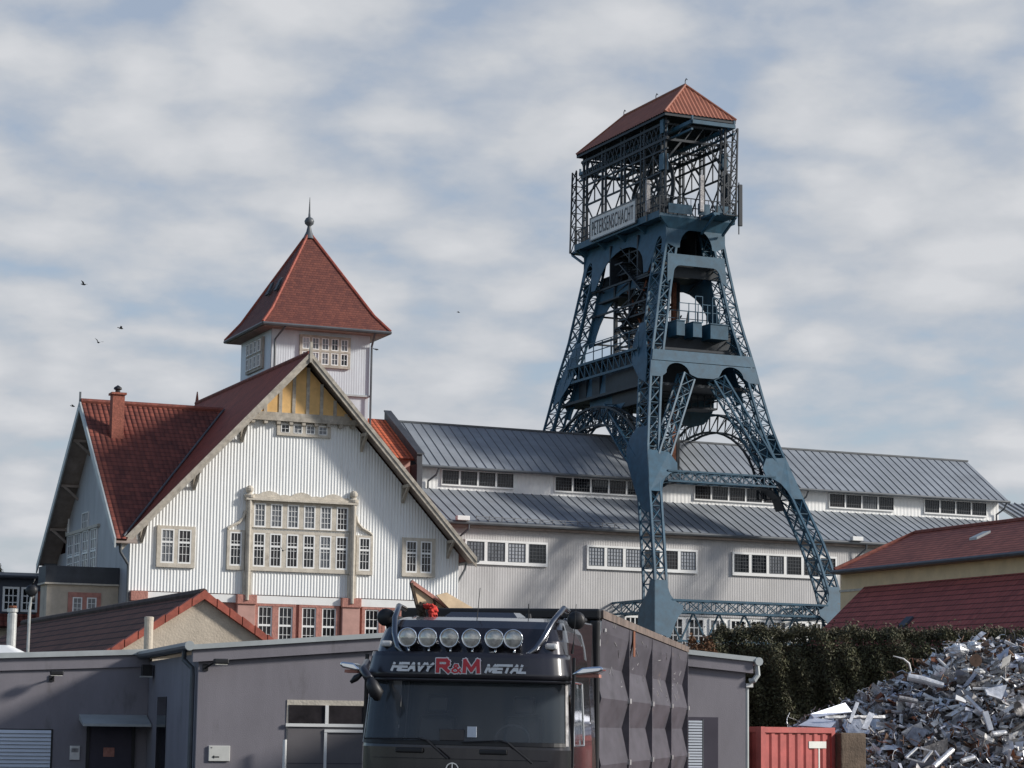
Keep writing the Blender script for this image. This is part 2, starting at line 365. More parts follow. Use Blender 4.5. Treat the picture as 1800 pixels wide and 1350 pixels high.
def window(parent, x, y, z, w, h, cols, rows, rz=0.0, transom=None, glass='glass', fr=0.05, mun=0.022, dep=0.07, name='window', m='white_paint', label=None, sub=True):
    """a sash in the wall plane, facing local -y: frame and glazing bars, and its panes as a sub-part"""
    b = MB(); x0, x1 = -w / 2, w / 2
    b.box(x0, x0 + fr, -dep, 0, 0, h); b.box(x1 - fr, x1, -dep, 0, 0, h)
    b.box(x0 + fr, x1 - fr, -dep, 0, 0, fr * 1.2); b.box(x0 + fr, x1 - fr, -dep, 0, h - fr, h)
    zs = [fr * 1.2 + (h - 2.2 * fr) * i / rows for i in range(1, rows)]
    for i in range(1, cols):
        xx = x0 + fr + (w - 2 * fr) * i / cols; b.box(xx - mun / 2, xx + mun / 2, -dep * 0.7, -0.012, fr * 1.2, h - fr)
    for zz in zs: b.box(x0 + fr, x1 - fr, -dep * 0.66, -0.014, zz - mun / 2, zz + mun / 2)
    if transom: b.box(x0 + fr, x1 - fr, -dep * 0.9, -0.010, h * transom - 0.05, h * transom + 0.05)
    o = b.build(name, m, parent, (x, y, z), rz)
    if label: o['label'] = label
    if glass == 'glass' and random.random() < 0.28: glass = random.choice(['glass_old', 'glass_old', 'glass_soft'])
    p = MB(); p.face([(x0 + fr * .5, -0.02, fr * .5), (x1 - fr * .5, -0.02, fr * .5), (x1 - fr * .5, -0.02, h - fr * .5), (x0 + fr * .5, -0.02, h - fr * .5)])
    p.build('pane', glass, o)
    return o
def corrugated(b, x0, x1, bot, top, pitch, amp, y=0.0, n=6, back=0.10):
    """vertical corrugated sheet facing -y between the functions bot(x) and top(x)"""
    k = max(2, int((x1 - x0) / pitch * n)); prev = None
    for i in range(k + 1):
        x = x0 + (x1 - x0) * i / k; yy = y - amp * (0.5 + 0.5 * math.cos(2 * math.pi * (x - x0) / pitch))
        cur = ((x, yy, bot(x)), (x, yy, top(x)))
        if prev:
            b.face([prev[0], cur[0], cur[1], prev[1]])
            b.face([(prev[0][0], y + back, prev[0][2]), (cur[0][0], y + back, cur[0][2]), cur[0], prev[0]])
        prev = cur

# ------------------------------------------------------------------ the ground
def ground_z(y): return 4.6 * min(1.0, max(0.0, (y - 63.0) / 34.0)) ** 1.0 if y > 63 else 0.0
b = MB(); ys = [-60, 0, 20, 40, 63, 68, 74, 80, 86, 92, 97, 110, 140, 200, 400, 1200, 4000]
xs = [-2500, -600, -200, -80, -40, -20, 0, 20, 40, 80, 200, 600, 2500]
for i in range(len(xs) - 1):
    for j in range(len(ys) - 1):
        b.face([(xs[i], ys[j], ground_z(ys[j])), (xs[i + 1], ys[j], ground_z(ys[j])), (xs[i + 1], ys[j + 1], ground_z(ys[j + 1])), (xs[i], ys[j + 1], ground_z(ys[j + 1]))])
tag(b.build('ground', 'grass'), kind='structure')
b = MB(); b.face([(-40, -20, 0.004), (40, -20, 0.004), (40, 58, 0.004), (-40, 58, 0.004)])
tag(b.build('yard', 'asphalt'), kind='structure')
b = MB(); b.face([(-60, 98, 4.604), (60, 98, 4.604), (60, 150, 4.604), (-60, 150, 4.604)])
tag(b.build('mine_yard', 'asphalt'), kind='structure')

# ------------------------------------------------------------------ gabled hall (local: x along the facade, y away from it)
GO, GR = (-18.46, 115.0, 0.0), R(22.8)
AP, ZA, SL, SR = 8.58, 20.62, 1.063, 1.09
roofz = lambda x: ZA - (AP - x) * SL if x < AP else ZA - (x - AP) * SR
hall = thing('gabled_hall', 'big white clad hall with steep red tiled gable roof and tall grid windows', 'building', GO, GR)
# walls
b = MB(); b.box(0.06, 17.1, 0.12, 0.34, 4.4, 8.62); b.build('base_wall', 'red_sandstone', hall)
b = MB(); corrugated(b, 0.0, 17.17, lambda x: 8.50, lambda x: min(17.22, roofz(x) - 0.35), 0.16, 0.026)
b.build('cladding', 'white_cladding', hall)
b = MB(); b.prism([(6.0, 17.3), (11.3, 17.3), (AP, 20.1)], lambda x, z: (x, -0.30, z), lambda x, z: (x, 0.02, z)); b.build('gable_panel', 'ochre_panel', hall)
b = MB()
for x in (6.55, 7.32, 8.02, 8.75, 9.48, 10.2, 10.8):
    b.box(x - 0.085, x + 0.085, -0.34, -0.28, 17.45, roofz(x) - 0.45)
b.box(5.7, 11.5, -0.34, 0.05, 17.2, 17.46); b.box(6.2, 11.0, -0.345, -0.28, 17.46, 17.62)
for i in range(9):
    x = 5.95 + i * 0.66; b.box(x - 0.09, x + 0.09, -0.30, 0.04, 17.04, 17.198)
b.build('timber_frame', 'weathered_timber', hall)
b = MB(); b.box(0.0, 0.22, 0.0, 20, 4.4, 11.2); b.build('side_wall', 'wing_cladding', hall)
b = MB(); b.box(16.92, 17.14, 0.14, 20, 4.4, 10.9); b.build('side_wall', 'white_cladding', hall)
b = MB(); b.prism([(0.1, 10.5), (17.0, 10.5), (AP, 20.1)], lambda x, z: (x, 0.28, z), lambda x, z: (x, 0.33, z)); b.build('back_board', 'dark_soffit', hall)
# main roof
def poly_slab(b, pts, th=0.10):
    pts = [Vector(p) for p in pts]; n = (pts[1] - pts[0]).cross(pts[-1] - pts[0]).normalized()
    if n.z < 0: n = -n
    e = (pts[1] - pts[0]).normalized()
    def uv(p):
        q = p - pts[0]; x = q.dot(e); return (x + 50, (q - e * x).length)
    b.face(pts, [uv(p) for p in pts]); bt = [p - n * th for p in pts]; b.face(list(reversed(bt)))
    for i in range(len(pts)):
        j = (i + 1) % len(pts); b.face([pts[j], pts[i], bt[i], bt[j]])
XL, XR = -0.68, 17.72
b = MB()
poly_slab(b, [(XL, 20, roofz(XL)), (XL, -1.08, roofz(XL)), (AP, -1.08, ZA), (AP, 20.5, ZA), (6.7, 20.5, roofz(6.7)), (6.66, 7.6, roofz(6.66)), (-0.45, -1.0, roofz(-0.45)), (-0.45, 20, roofz(-0.45))][1:7])
rf = b.build('roof', 'tile_plain', hall)
b = MB(); poly_slab(b, [(XR, -1.08, roofz(XR)), (XR, 20, roofz(XR)), (AP, 20, ZA), (AP, -1.08, ZA)]); b.build('roof', 'tile_plain', hall)
b = MB(); b.tube([(AP, -1.0, ZA + 0.02), (AP, 20.3, ZA + 0.02)], 0.13, 8); b.tube([(AP, 20.2, ZA), (AP, 20.2, ZA + 0.7)], [0.12, 0.03], 6)
b.build('ridge_cap', 'ridge_red', hall)
b = MB()
for s, x1 in ((-1, XL), (1, XR)):
    n = Vector((AP - x1, 0, -(roofz(x1) - ZA))); 
    # sloping soffit board under the overhang
    dz = 0.14
    b.hexa([(x1, -1.0, roofz(x1) - dz - 0.05), (x1, 0.04, roofz(x1) - dz - 0.05), (AP, 0.04, ZA - dz - 0.05), (AP, -1.0, ZA - dz - 0.05),
            (x1, -1.0, roofz(x1) - dz), (x1, 0.04, roofz(x1) - dz), (AP, 0.04, ZA - dz), (AP, -1.0, ZA - dz)])
b.build('soffit', 'dark_soffit', hall)
b = MB()
for x1 in (XL, XR):
    for (y0, y1, d0, d1) in ((-1.14, -1.05, 0.44, -0.03), (-1.19, -1.14, 0.18, -0.06)):
        b.hexa([(x1, y0, roofz(x1) - d0), (x1, y1, roofz(x1) - d0), (AP, y1, ZA - d0), (AP, y0, ZA - d0),
                (x1, y0, roofz(x1) - d1), (x1, y1, roofz(x1) - d1), (AP, y1, ZA - d1), (AP, y0, ZA - d1)])
b.build('bargeboard', 'weathered_timber', hall)
b = MB(); b.bar((AP, -1.16, ZA - 0.5), (AP, -1.16, ZA + 0.55), 0.14); b.build('gable_finial', 'weathered_timber', hall)
for x in (0.55, 3.1, 5.45, 11.75, 14.05, 16.55):          # knee brackets that carry the overhang
    b = MB(); zt = roofz(x) - 0.30
    b.bar((x, 0.0, zt - 0.95), (x, -0.07, zt - 0.05), 0.15); b.bar((x, -0.02, zt - 0.9), (x, -0.85, zt - 0.12), 0.13)
    b.bar((x, 0.0, zt - 0.12), (x, -1.0, zt - 0.12), 0.15); b.build('bracket', 'weathered_timber', hall)
# cross wing
WY, WZ, WS = 7.65, 18.6, 0.862
wz = lambda y: WZ - abs(y - WY) * WS
b = MB(); poly_slab(b, [(-1.0, -1.32, wz(-1.32)), (-0.5, -1.32, wz(-1.32)), (6.72, WY, WZ), (-1.0, WY, WZ)]); b.build('roof', 'tile_red', hall)
b = MB(); poly_slab(b, [(-1.0, 16.7, wz(16.7)), (6.7, 16.7, wz(16.7)), (6.7, WY, WZ), (-1.0, WY, WZ)]); b.build('roof', 'tile_red', hall)
b = MB(); b.tube([(-1.0, WY, WZ + 0.03), (6.6, WY, WZ + 0.03)], 0.14, 8); b.build('ridge_cap', 'ridge_red', hall)
b = MB(); b.tube([(-0.62, -1.25, 11.02), (6.66, WY - 0.03, 18.68)], 0.05, 6); b.build('valley_gutter', 'gutter', hall)
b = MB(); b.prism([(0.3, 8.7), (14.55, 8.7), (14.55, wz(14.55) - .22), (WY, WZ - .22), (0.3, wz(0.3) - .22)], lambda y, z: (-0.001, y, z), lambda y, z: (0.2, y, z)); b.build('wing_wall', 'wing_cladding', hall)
b = MB(); b.prism([(0.3, 4.4), (14.6, 4.4), (14.6, 8.7), (0.3, 8.7)], lambda y, z: (0.03, y, z), lambda y, z: (0.2, y, z)); b.build('wing_base', 'cream_render', hall)
b = MB()
for y1 in (-1.32, 16.7):
    b.hexa([(-1.0, y1, wz(y1) - .20), (0.05, y1, wz(y1) - .20), (0.05, WY, WZ - .20), (-1.0, WY, WZ - .20),
            (-1.0, y1, wz(y1) - .14), (0.05, y1, wz(y1) - .14), (0.05, WY, WZ - .14), (-1.0, WY, WZ - .14)])
b.build('soffit', 'dark_soffit', hall)
b = MB()
for y1 in (-1.32, 16.9):
    b.hexa([(-1.09, y1, wz(y1) - .42), (-1.01, y1, wz(y1) - .42), (-1.01, WY, WZ - .42), (-1.09, WY, WZ - .42),
            (-1.09, y1, wz(y1) + .04), (-1.01, y1, wz(y1) + .04), (-1.01, WY, WZ + .04), (-1.09, WY, WZ + .04)])
b.build('bargeboard', 'coping', hall)
b = MB(); b.bar((-1.05, WY, WZ - 0.3), (-1.05, WY, WZ + 0.5), 0.09); b.build('gable_finial', 'gutter', hall)
for y in (14.4, 11.9, 9.4):
    b = MB(); zt = wz(y) - 0.25; b.bar((0, y, zt - 0.8), (-0.85, y, zt - 0.1), 0.13); b.bar((0, y, zt - 0.1), (-0.95, y, zt - 0.1), 0.14); b.build('bracket', 'dark_soffit', hall)
b = MB(); b.box(-0.75, 0.1, 16.55, 16.95, 10.3, 10.75); b.tube([(-0.4, 16.8, 10.4), (-0.4, 16.5, 9.9), (-0.1, 15.6, 9.5), (-0.1, 14.8, 8.6)], 0.07); b.build('gutter', 'gutter', hall)
# wing windows (they face local -x)
window(hall, 0.0, 9.9, 12.1, 1.5, 0.95, 4, 2, R(-90), glass='glass_soft')
for y in (7.7, 9.6, 11.5, 13.2):
    window(hall, 0.0, y, 9.0, 1.35, 3.05, 3, 6, R(-90), transom=0.62, glass='glass_soft', mun=0.04)
b = MB(); b.box(-0.13, 0, 6.6, 14.2, 12.06, 12.22); b.build('window_lintel', 'sandstone', hall)
window(hall, 0.0, 14.2, 12.2, 0.6, 1.1, 2, 3, R(-90), glass='glass_old'); window(hall, 0.0, 10.4, 16.3, 0.8, 0.75, 2, 2, R(-90), glass='glass_old')
# chimney
b = MB(); b.box(0.1, 0.72, 5.2, 5.8, 15.9, 18.75); b.box(0.02, 0.80, 5.12, 5.88, 18.75, 18.86)
ch = b.build('chimney', 'brick_red', hall); b = MB(); b.lathe([(0.0, 18.86), (0.13, 18.86), (0.13, 19.02), (0.22, 19.06), (0.20, 19.15), (0.0, 19.28)], (0.41, 5.5, 0), 10); b.build('chimney_cowl', 'black_plastic', ch)
# gutters and pipes
b = MB(); b.tube([(-0.72, -1.1, 10.78), (-0.72, 0.2, 10.76)], 0.10, 8); b.tube([(-0.7, -0.75, 10.7), (-0.62, -0.65, 10.3), (-0.1, -0.12, 9.75), (-0.08, -0.1, 9.5), (-0.08, -0.1, 5)], 0.065); b.build('downpipe', 'gutter', hall)
b = MB(); b.tube([(17.8, -1.1, 10.55), (17.8, 3, 10.52)], 0.10, 8); b.tube([(17.75, 0.4, 10.5), (17.7, 0.4, 10.2), (17.25, 0.3, 9.5)], 0.06); b.build('downpipe', 'gutter', hall)
# small top windows
b = MB()
b.box(7.25, 10.08, -0.13, 0.03, 16.50, 16.66); b.box(7.25, 10.08, -0.10, 0.03, 17.02, 17.13)
for i in range(5): b.box(7.25 + i * 0.66, 7.25 + i * 0.66 + 0.19, -0.115, 0.03, 16.66, 17.02)
b.build('window_surround', 'sandstone', hall)
for i in range(4): window(hall, 7.25 + 0.19 + 0.235 + i * 0.66, -0.06, 16.62, 0.47, 0.47, 2, 2, glass='glass', fr=0.045)
def stone_frame(x0, x1, z0, z1, n, mull=0.2, edge=0.2, sill=0.2):
    b = MB(); b.box(x0 - edge, x1 + edge, -0.14, 0.03, z0 - sill, z0); b.box(x0 - edge, x1 + edge, -0.12, 0.03, z1, z1 + edge * 0.8)
    b.box(x0 - edge, x0, -0.125, 0.03, z0, z1); b.box(x1, x1 + edge, -0.125, 0.03, z0, z1)
    w = (x1 - x0 - mull * (n - 1)) / n
    for i in range(1, n): xx = x0 + i * (w + mull); b.box(xx - mull, xx, -0.11, 0.03, z0, z1)
    b.build('window_surround', 'sandstone', hall); return [(x0 + w / 2 + i * (w + mull), w) for i in range(n)]
for (x0, x1, z0, z1) in ((1.5, 3.02, 9.88, 11.55), (14.25, 15.65, 9.88, 11.5)):
    for j, (x, w) in enumerate(stone_frame(x0, x1, z0, z1, 2)):
        window(hall, x, -0.05, z0, w, z1 - z0, 3, 4, transom=0.62, glass=('glass', 'glass_old')[j], fr=.065)
# the tall bay of windows
for j, (x, w) in enumerate(stone_frame(6.17, 11.10, 9.88, 11.55, 6, 0.25)):
    window(hall, x, -0.05, 9.88, w, 1.67, 3, 4, transom=0.62, glass='glass_old' if j == 2 else 'glass', fr=.065)
for j, (x, w) in enumerate(stone_frame(6.17, 11.10, 11.84, 13.03, 6, 0.25, sill=0.02)):
    window(hall, x, -0.05, 11.84, w, 1.19, 3, 4, glass='glass_old' if j == 5 else 'glass_soft', fr=.065)
for (x0, x1) in ((4.98, 5.58), (11.72, 12.32)):
    for (x, w) in stone_frame(x0, x1, 9.88, 11.55, 1, edge=0.14): window(hall, x, -0.05, 9.88, w, 1.67, 3, 4, transom=0.62, fr=.065)
b = MB()
for sx, x in ((-1, 5.90), (1, 11.36)):
    b.box(x - 0.14, x + 0.14, -0.24, 0.03, 9.6, 13.3); b.box(x - 0.20, x + 0.20, -0.22, 0.03, 8.4, 9.6)
    b.tube([(x, -0.25, 8.2), (x, -0.25, 13.2)], 0.09, 8)
    b.lathe([(0.0, 13.28), (0.24, 13.28), (0.27, 13.40), (0.16, 13.46), (0.12, 13.52), (0.19, 13.62), (0.2, 13.74), (0.12, 13.86), (0.0, 13.9)], (x, -0.16, 0), 12)
    pts = [(x + sx * 0.16, 12.65), (x + sx * 0.25, 12.3), (x + sx * 0.5, 12.02), (x + sx * 0.85, 11.85), (x + sx * 1.05, 11.7)]
    b.tube([(p, -0.10, q) for p, q in pts], 0.075, 6)
b.box(5.7, 11.56, -0.36, 0.03, 13.16, 13.26); b.box(5.8, 11.46, -0.28, 0.03, 13.26, 13.36)
crest = [(6.1, 13.36)]
for k in range(3):
    x0 = 6.1 + k * 1.68; crest += [(x0 + 0.05, 13.5), (x0 + 0.3, 13.47), (x0 + 0.5, 13.6), (x0 + 0.84, 13.68), (x0 + 1.18, 13.6), (x0 + 1.38, 13.47), (x0 + 1.62, 13.52)]
crest += [(11.14, 13.36)]
b.prism(crest, lambda x, z: (x, -0.13, z), lambda x, z: (x, -0.02, z)); b.build('bay_frame', 'sandstone', hall)
# stone base: pilasters, string course and windows
b = MB(); b.box(0.1, 17.0, 0.0, 0.11, 8.08, 8.46); b.build('string_course', 'white_paint', hall)
for x0, x1 in ((0.12, 0.86), (5.45, 6.36), (10.9, 11.82), (16.3, 17.12)):
    b = MB(); b.box(x0, x1, -0.16, 0.11, 4.5, 8.0); p = b.build('pilaster', 'pink_stone', hall, bevel=0.02)
    b = MB(); b.box(x0 - 0.06, x1 + 0.06, -0.24, 0.11, 8.0, 8.47); b.build('capital', 'red_sandstone', p, bevel=0.03)
for i, x in enumerate((1.6, 2.75, 3.9, 6.92, 7.98, 9.2, 10.25, 12.52, 13.6, 14.7)):
    b = MB(); b.box(x - 0.53, x - 0.37, -0.02, 0.11, 4.6, 7.95); b.box(x + 0.37, x + 0.53, -0.02, 0.11, 4.6, 7.95); b.box(x - 0.53, x + 0.53, -0.03, 0.11, 7.95, 8.07)
    b.build('window_surround', 'red_sandstone', hall)
    window(hall, x, 0.10, 5.6, 0.74, 2.35, 3, 5, transom=0.60, dep=0.08, fr=.065)

# ------------------------------------------------------------------ tower behind the gable
tower = thing('roof_tower', 'square white clad tower with steep red pyramid roof and iron spike behind the gable', 'tower', GO, GR)
b = MB(); corrugated(b, 9.3, 14.9, lambda x: 20.0, lambda x: 23.75, 0.14, 0.007, 8.0, 4); b.build('cladding', 'tower_cladding', tower)
b = MB(); b.box(9.3, 14.9, 8.10, 13.8, 12, 23.75); b.build('wall', 'tower_cladding', tower)
b = MB(); b.box(9.22, 14.98, 7.93, 13.88, 23.3, 23.42); b.box(9.25, 14.95, 7.94, 13.85, 19.9, 20.0); b.build('cornice', 'coping', tower)
ex0, ex1, ey0, ey1, ez, apx, apy, apz = 8.5, 15.75, 7.05, 14.4, 23.45, 12.12, 10.72, 29.35
rt = None
cs = [(ex0, ey0), (ex1, ey0), (ex1, ey1), (ex0, ey1)]
# bellcast: lower skirt at a gentler slope
k = 0.20; mids = [(c[0] + (apx - c[0]) * k, c[1] + (apy - c[1]) * k) for c in cs]; mz = ez + 0.92
b = MB()
for i in range(4):
    j = (i + 1) % 4
    poly_slab(b, [(*cs[i], ez), (*cs[j], ez), (*mids[j], mz), (*mids[i], mz)], 0.08)
    poly_slab(b, [(*mids[i], mz), (*mids[j], mz), (apx, apy, apz)], 0.08)
rt = b.build('roof', 'tile_tower', tower)
b = MB()
for i in range(4):
    b.tube([(*cs[i], ez + .03), (*mids[i], mz + .03), (apx, apy, apz + .03)], 0.085, 6)
b.build('hip_tiles', 'verge_red', rt)
b = MB(); b.box(ex0 + .1, ex1 - .1, ey0 + .1, ey1 - .1, ez - 0.16, ez - 0.06); b.build('soffit', 'dark_soffit', tower)
b = MB()
for i in range(4): b.tube([(*cs[i], ez - .05), (*cs[(i + 1) % 4], ez - .05)], 0.09, 6)
for (x, y) in ((9.45, 7.86), (14.98, 7.9)):
    b.tube([(x + (0.35 if x < 10 else -.1), 7.1, ez - .1), (x, y, 22.7), (x, y, 16)], 0.06, 6)
b.build('gutter', 'gutter', tower)
b = MB(); b.lathe([(0.36, apz - .38), (0.16, apz + .05), (0.10, apz + .32), (0.10, apz + .36), (0.24, apz + .48), (0.28, apz + .64), (0.2, apz + .8), (0.07, apz + .88), (0.05, apz + 1.2), (0.015, apz + 2.0)], (apx, apy, 0), 14)
b.build('finial', 'gutter', tower, smooth=True)
for y in (9.0, 10.6):
    b = MB(); zz = 25.6; t = (zz - mz) / (apz - mz); x = mids[0][0] + (apx - mids[0][0]) * t
    b.hexa([(x - .08, y, zz), (x - .08, y + .5, zz), (x - .12 + .35, y + .5, zz + .7), (x - .12 + .35, y, zz + .7), (x - .16, y, zz + .05), (x - .16, y + .5, zz + .05), (x - .2 + .35, y + .5, zz + .75), (x - .2 + .35, y, zz + .75)]); b.build('skylight', 'slate', tower)
b = MB(); b.box(10.85, 13.75, 7.84, 7.97, 21.35, 21.5); b.box(10.85, 13.75, 7.84, 7.97, 22.95, 23.08); b.box(10.85, 13.75, 7.85, 7.97, 22.18, 22.3)
for i in range(6): b.box(10.85 + i * .55, 10.85 + i * .55 + .15, 7.86, 7.97, 21.5, 22.95)
b.build('window_surround', 'weathered_timber', tower)
for r_, z in enumerate((21.5, 22.3)):
    for i in range(5): window(tower, 10.85 + .15 + .2 + i * .55, 7.93, z, 0.4, 0.66, 2, 2, glass=['glass_soft', 'glass_blind', 'glass_soft', 'glass_soft', 'glass'][(i + r_) % 5], fr=0.04)
b = MB(); b.box(9.17, 9.29, 9.3, 12.4, 21.3, 23.05); b.build('window_surround', 'weathered_timber', tower)
for r_, z in enumerate((21.45, 22.28)):
    for i in range(4): window(tower, 9.16, 9.75 + i * .72, z, 0.5, 0.66, 2, 2, R(-90), glass='glass_soft', fr=0.04)

# ------------------------------------------------------------------ low annex at the left side of the gabled hall
ann = thing('flat_annex', 'low cream annex with dark slate band under its flat roof and red framed window', 'building', GO, GR)
b = MB(); b.box(-3.55, -0.02, 2.0, 3.5, 4.4, 8.8); b.build('wall', 'cream_render', ann)
b = MB(); b.box(-3.66, -0.03, 1.88, 3.6, 8.86, 9.68); b.build('roof_band', 'slate', ann)
b = MB(); b.box(-3.70, -0.025, 1.84, 3.6, 8.78, 8.86); b.build('cornice', 'sandstone', ann)
b = MB(); b.box(-2.5, -0.88, 1.93, 2.0, 7.1, 7.35); b.box(-2.5, -0.88, 1.93, 2.0, 8.18, 8.42); b.box(-2.5, -2.28, 1.935, 2.0, 7.35, 8.18); b.box(-1.1, -.88, 1.935, 2.0, 7.35, 8.18); b.box(-1.81, -1.58, 1.935, 2.0, 7.35, 8.18)
b.build('window_surround', 'red_sandstone', ann)
for x in (-2.045, -1.34): window(ann, x, 1.98, 7.35, 0.47, 0.83, 2, 3, glass='glass_soft', fr=0.055)

# ------------------------------------------------------------------ slate-hung house at the far left
sh = thing('slate_house', 'far left house with blue grey upper wall, white windows and red tiled skirt', 'building', (-26.6, 124.0, 0), R(20))
b = MB(); b.box(-6, 2.35, 0, 8, 7.55, 9.62); b.build('upper_wall', 'slate_blue', sh)
b = MB(); b.box(-6, 2.35, 0.05, 8, 4.4, 7.55); b.build('lower_wall', 'cream_render', sh)
b = MB(); b.box(1.9, 2.7, -0.05, 0.0, 5.0, 8.9); b.build('brick_panel', 'brick_red', sh)
b = MB(); poly_slab(b, [(-6.2, -0.6, 7.0), (1.88, -0.6, 7.0), (1.88, -0.01, 7.7), (-6.2, -0.01, 7.7)]); b.build('skirt_roof', 'tile_red', sh)
b = MB(); poly_slab(b, [(-6.3, -0.45, 9.62), (2.6, -0.45, 9.62), (2.6, 4, 10.1), (-6.3, 4, 10.1)]); b.tube([(-6.3, -.5, 9.6), (2.6, -.5, 9.6)], .09, 6); b.build('roof', 'slate', sh)
for x in (-4.0, -2.6, 0.55, 1.5):
    window(sh, x, -0.02, 7.8, 0.86, 1.3, 3, 3, fr=0.11, mun=0.05, dep=0.09)

# ------------------------------------------------------------------ long hall under the headframe
HO, HR = (8.33, 130.27, 0.0), R(24.7)
lh = thing('long_hall', 'long grey corrugated hall with stepped zinc roofs and rows of grid windows', 'building', HO, HR)
b = MB(); corrugated(b, -14.5, 26.5, lambda x: 8.35, lambda x: 12.85, 0.15, 0.009, 0.0, 4); b.build('lower_cladding', 'grey_cladding', lh)
b = MB(); b.box(-14.5, 26.5, 0.08, 0.3, 4.3, 8.5); b.box(26.2, 26.5, 0.3, 15, 4.3, 12.8); b.build('base_wall', 'white_paint', lh)
b = MB(); corrugated(b, -12.75, 25.6, lambda x: 14.95, lambda x: 16.35, 0.25, 0.012, 4.0, 4); b.box(25.3, 25.6, 4.11, 11.3, 13, 16.3); b.build('upper_cladding', 'white_paint', lh)
def seam_roof(x0, x1, y0, z0, y1, z1, name='roof', step=0.56, jit=0.0):
    b = MB(); poly_slab(b, [(x0, y0, z0), (x1, y0, z0), (x1, y1, z1), (x0, y1, z1)], 0.07); o = b.build(name, 'zinc', lh)
    b = MB(); x = x0 + 0.1
    while x < x1 - 0.05:
        b.hexa([(x, y0 - .01, z0 + .004), (x + .035, y0 - .01, z0 + .004), (x + .035, y1, z1 + .004), (x, y1, z1 + .004), (x, y0 - .01, z0 + .04), (x + .03, y0 - .01, z0 + .04), (x + .03, y1, z1 + .04), (x, y1, z1 + .04)]); x += step
    b.build('seam', 'zinc_seam', o); return o
seam_roof(-14.0, 26.6, -0.42, 12.88, 4.0, 15.02)
seam_roof(-13.05, 26.0, 3.45, 16.22, 7.75, 19.08)
b = MB(); poly_slab(b, [(26.0, 12.0, 16.22), (-13.05, 12.0, 16.22), (-13.05, 7.75, 19.08), (26.0, 7.75, 19.08)], .07); b.build('roof', 'zinc', lh)
b = MB(); b.prism([(4.0, 16.2), (11.5, 16.2), (7.75, 18.9)], lambda y, z: (25.55, y, z), lambda y, z: (25.7, y, z)); b.build('gable_wall', 'white_paint', lh)
b = MB(); b.tube([(-14.0, -.5, 12.84), (26.6, -.5, 12.84)], 0.10, 8); b.tube([(-13.05, 3.38, 16.17), (26.0, 3.38, 16.17)], 0.08, 8)
b.box(-13.05, 26.05, 7.66, 7.84, 19.06, 19.16); b.build('gutter', 'gutter', lh)
b = MB(); b.box(-14.4, 26.4, -.36, -0.03, 12.62, 12.80); b.build('eaves_soffit', 'dark_soffit', lh)
for x, y, z in ((-12.35, 3.9, 16.1), (11.2, 3.9, 16.1), (25.35, 3.9, 16.1)):
    b = MB(); b.tube([(x + .45, y - .45, z), (x + .35, y - .35, z - .35), (x, y - .02, z - .7), (x, y - .02, z - 1.1)], .055, 6); b.build('downpipe', 'gutter', lh)
for x in (-11.8, 13.05):
    b = MB(); b.tube([(x, -.5, 12.8), (x, -.45, 12.5), (x - .6, -.08, 11.9), (x - .6, -.08, 5)], .06, 6); b.build('downpipe', 'gutter', lh)
for x in (-12.2, 12.35):
    b = MB(); b.box(x - .36, x + .36, -.72, -.40, 12.93, 13.18); b.build('gutter_box', 'white_paint', lh, bevel=0.03)
b = MB()
for x in np.arange(-11.3, -2.5, 0.75): b.bar((x, -.30, 12.98), (x, -.36, 13.25), .035)
b.bar((-11.3, -.35, 13.2), (-2.5, -.35, 13.2), .04); b.bar((-11.3, -.32, 13.08), (-2.5, -.32, 13.08), .03); b.build('snow_guard', 'zinc_seam', lh)
def strip(x0, x1, z0, z1, n, y, cols, rows, gl, band=0.10, mull=0.12):
    b = MB(); b.box(x0 - band, x1 + band, y - .10, y, z0 - band * 1.6, z0); b.box(x0 - band, x1 + band, y - .10, y, z1, z1 + band)
    b.box(x0 - band, x0, y - .095, y, z0, z1); b.box(x1, x1 + band, y - .095, y, z0, z1); w = (x1 - x0 - mull * (n - 1)) / n
    for i in range(1, n): b.box(x0 + i * (w + mull) - mull, x0 + i * (w + mull), y - .09, y, z0, z1)
    b.build('window_band', 'white_paint', lh)
    for i in range(n):
        window(lh, x0 + w / 2 + i * (w + mull), y - .035, z0, w, z1 - z0, cols, rows, glass=gl[i % len(gl)], fr=0.025, mun=0.016, m='gutter')
for x0, x1, n, gl in ((-11.5, -7.22, 4, ['glass_old']), (-4.62, 0.95, 5, ['glass_old', 'glass', 'glass']), (4.3, 9.9, 5, ['glass_old', 'glass']), (13.4, 17.88, 4, ['glass']), (20.13, 24.61, 4, ['glass'])):
    strip(x0, x1, 15.30, 16.06, n, 3.985, 6, 4, gl, 0.05)
for x0, x1, n, gl in ((-11.72, -7.08, 4, ['glass_soft', 'glass', 'glass_blind', 'glass']), (-4.50, 2.12, 6, ['glass_blind', 'glass_blind', 'glass_blind', 'glass', 'glass']), (4.57, 11.2, 6, ['glass'])):
    strip(x0, x1, 10.88, 11.90, n, -.03, 5, 5, gl, 0.11, 0.2)
for i in range(14):
    window(lh, -7.0 + i * 1.32, 0.075, 6.3, 1.0, 1.95, 3, 4, glass='glass', fr=0.09, mun=0.06)
ext = thing('low_zinc_hall', 'small zinc roofed hall end standing past the right end of the long hall', 'building', HO, HR)
b = MB(); poly_slab(b, [(26.8, 3, 14.9), (34, 3, 14.9), (34, 6.4, 16.45), (26.8, 6.4, 16.45)]); b.build('roof', 'zinc', ext)
b = MB()
for i in range(13):
    x = 26.9 + i * .56; b.bar((x, 3, 14.95), (x, 6.4, 16.5), .035, .07)
b.build('seam', 'zinc_seam', ext)
b = MB(); b.box(26.9, 34, 3.4, 9, 4.3, 14.9); b.build('wall', 'white_paint', ext)

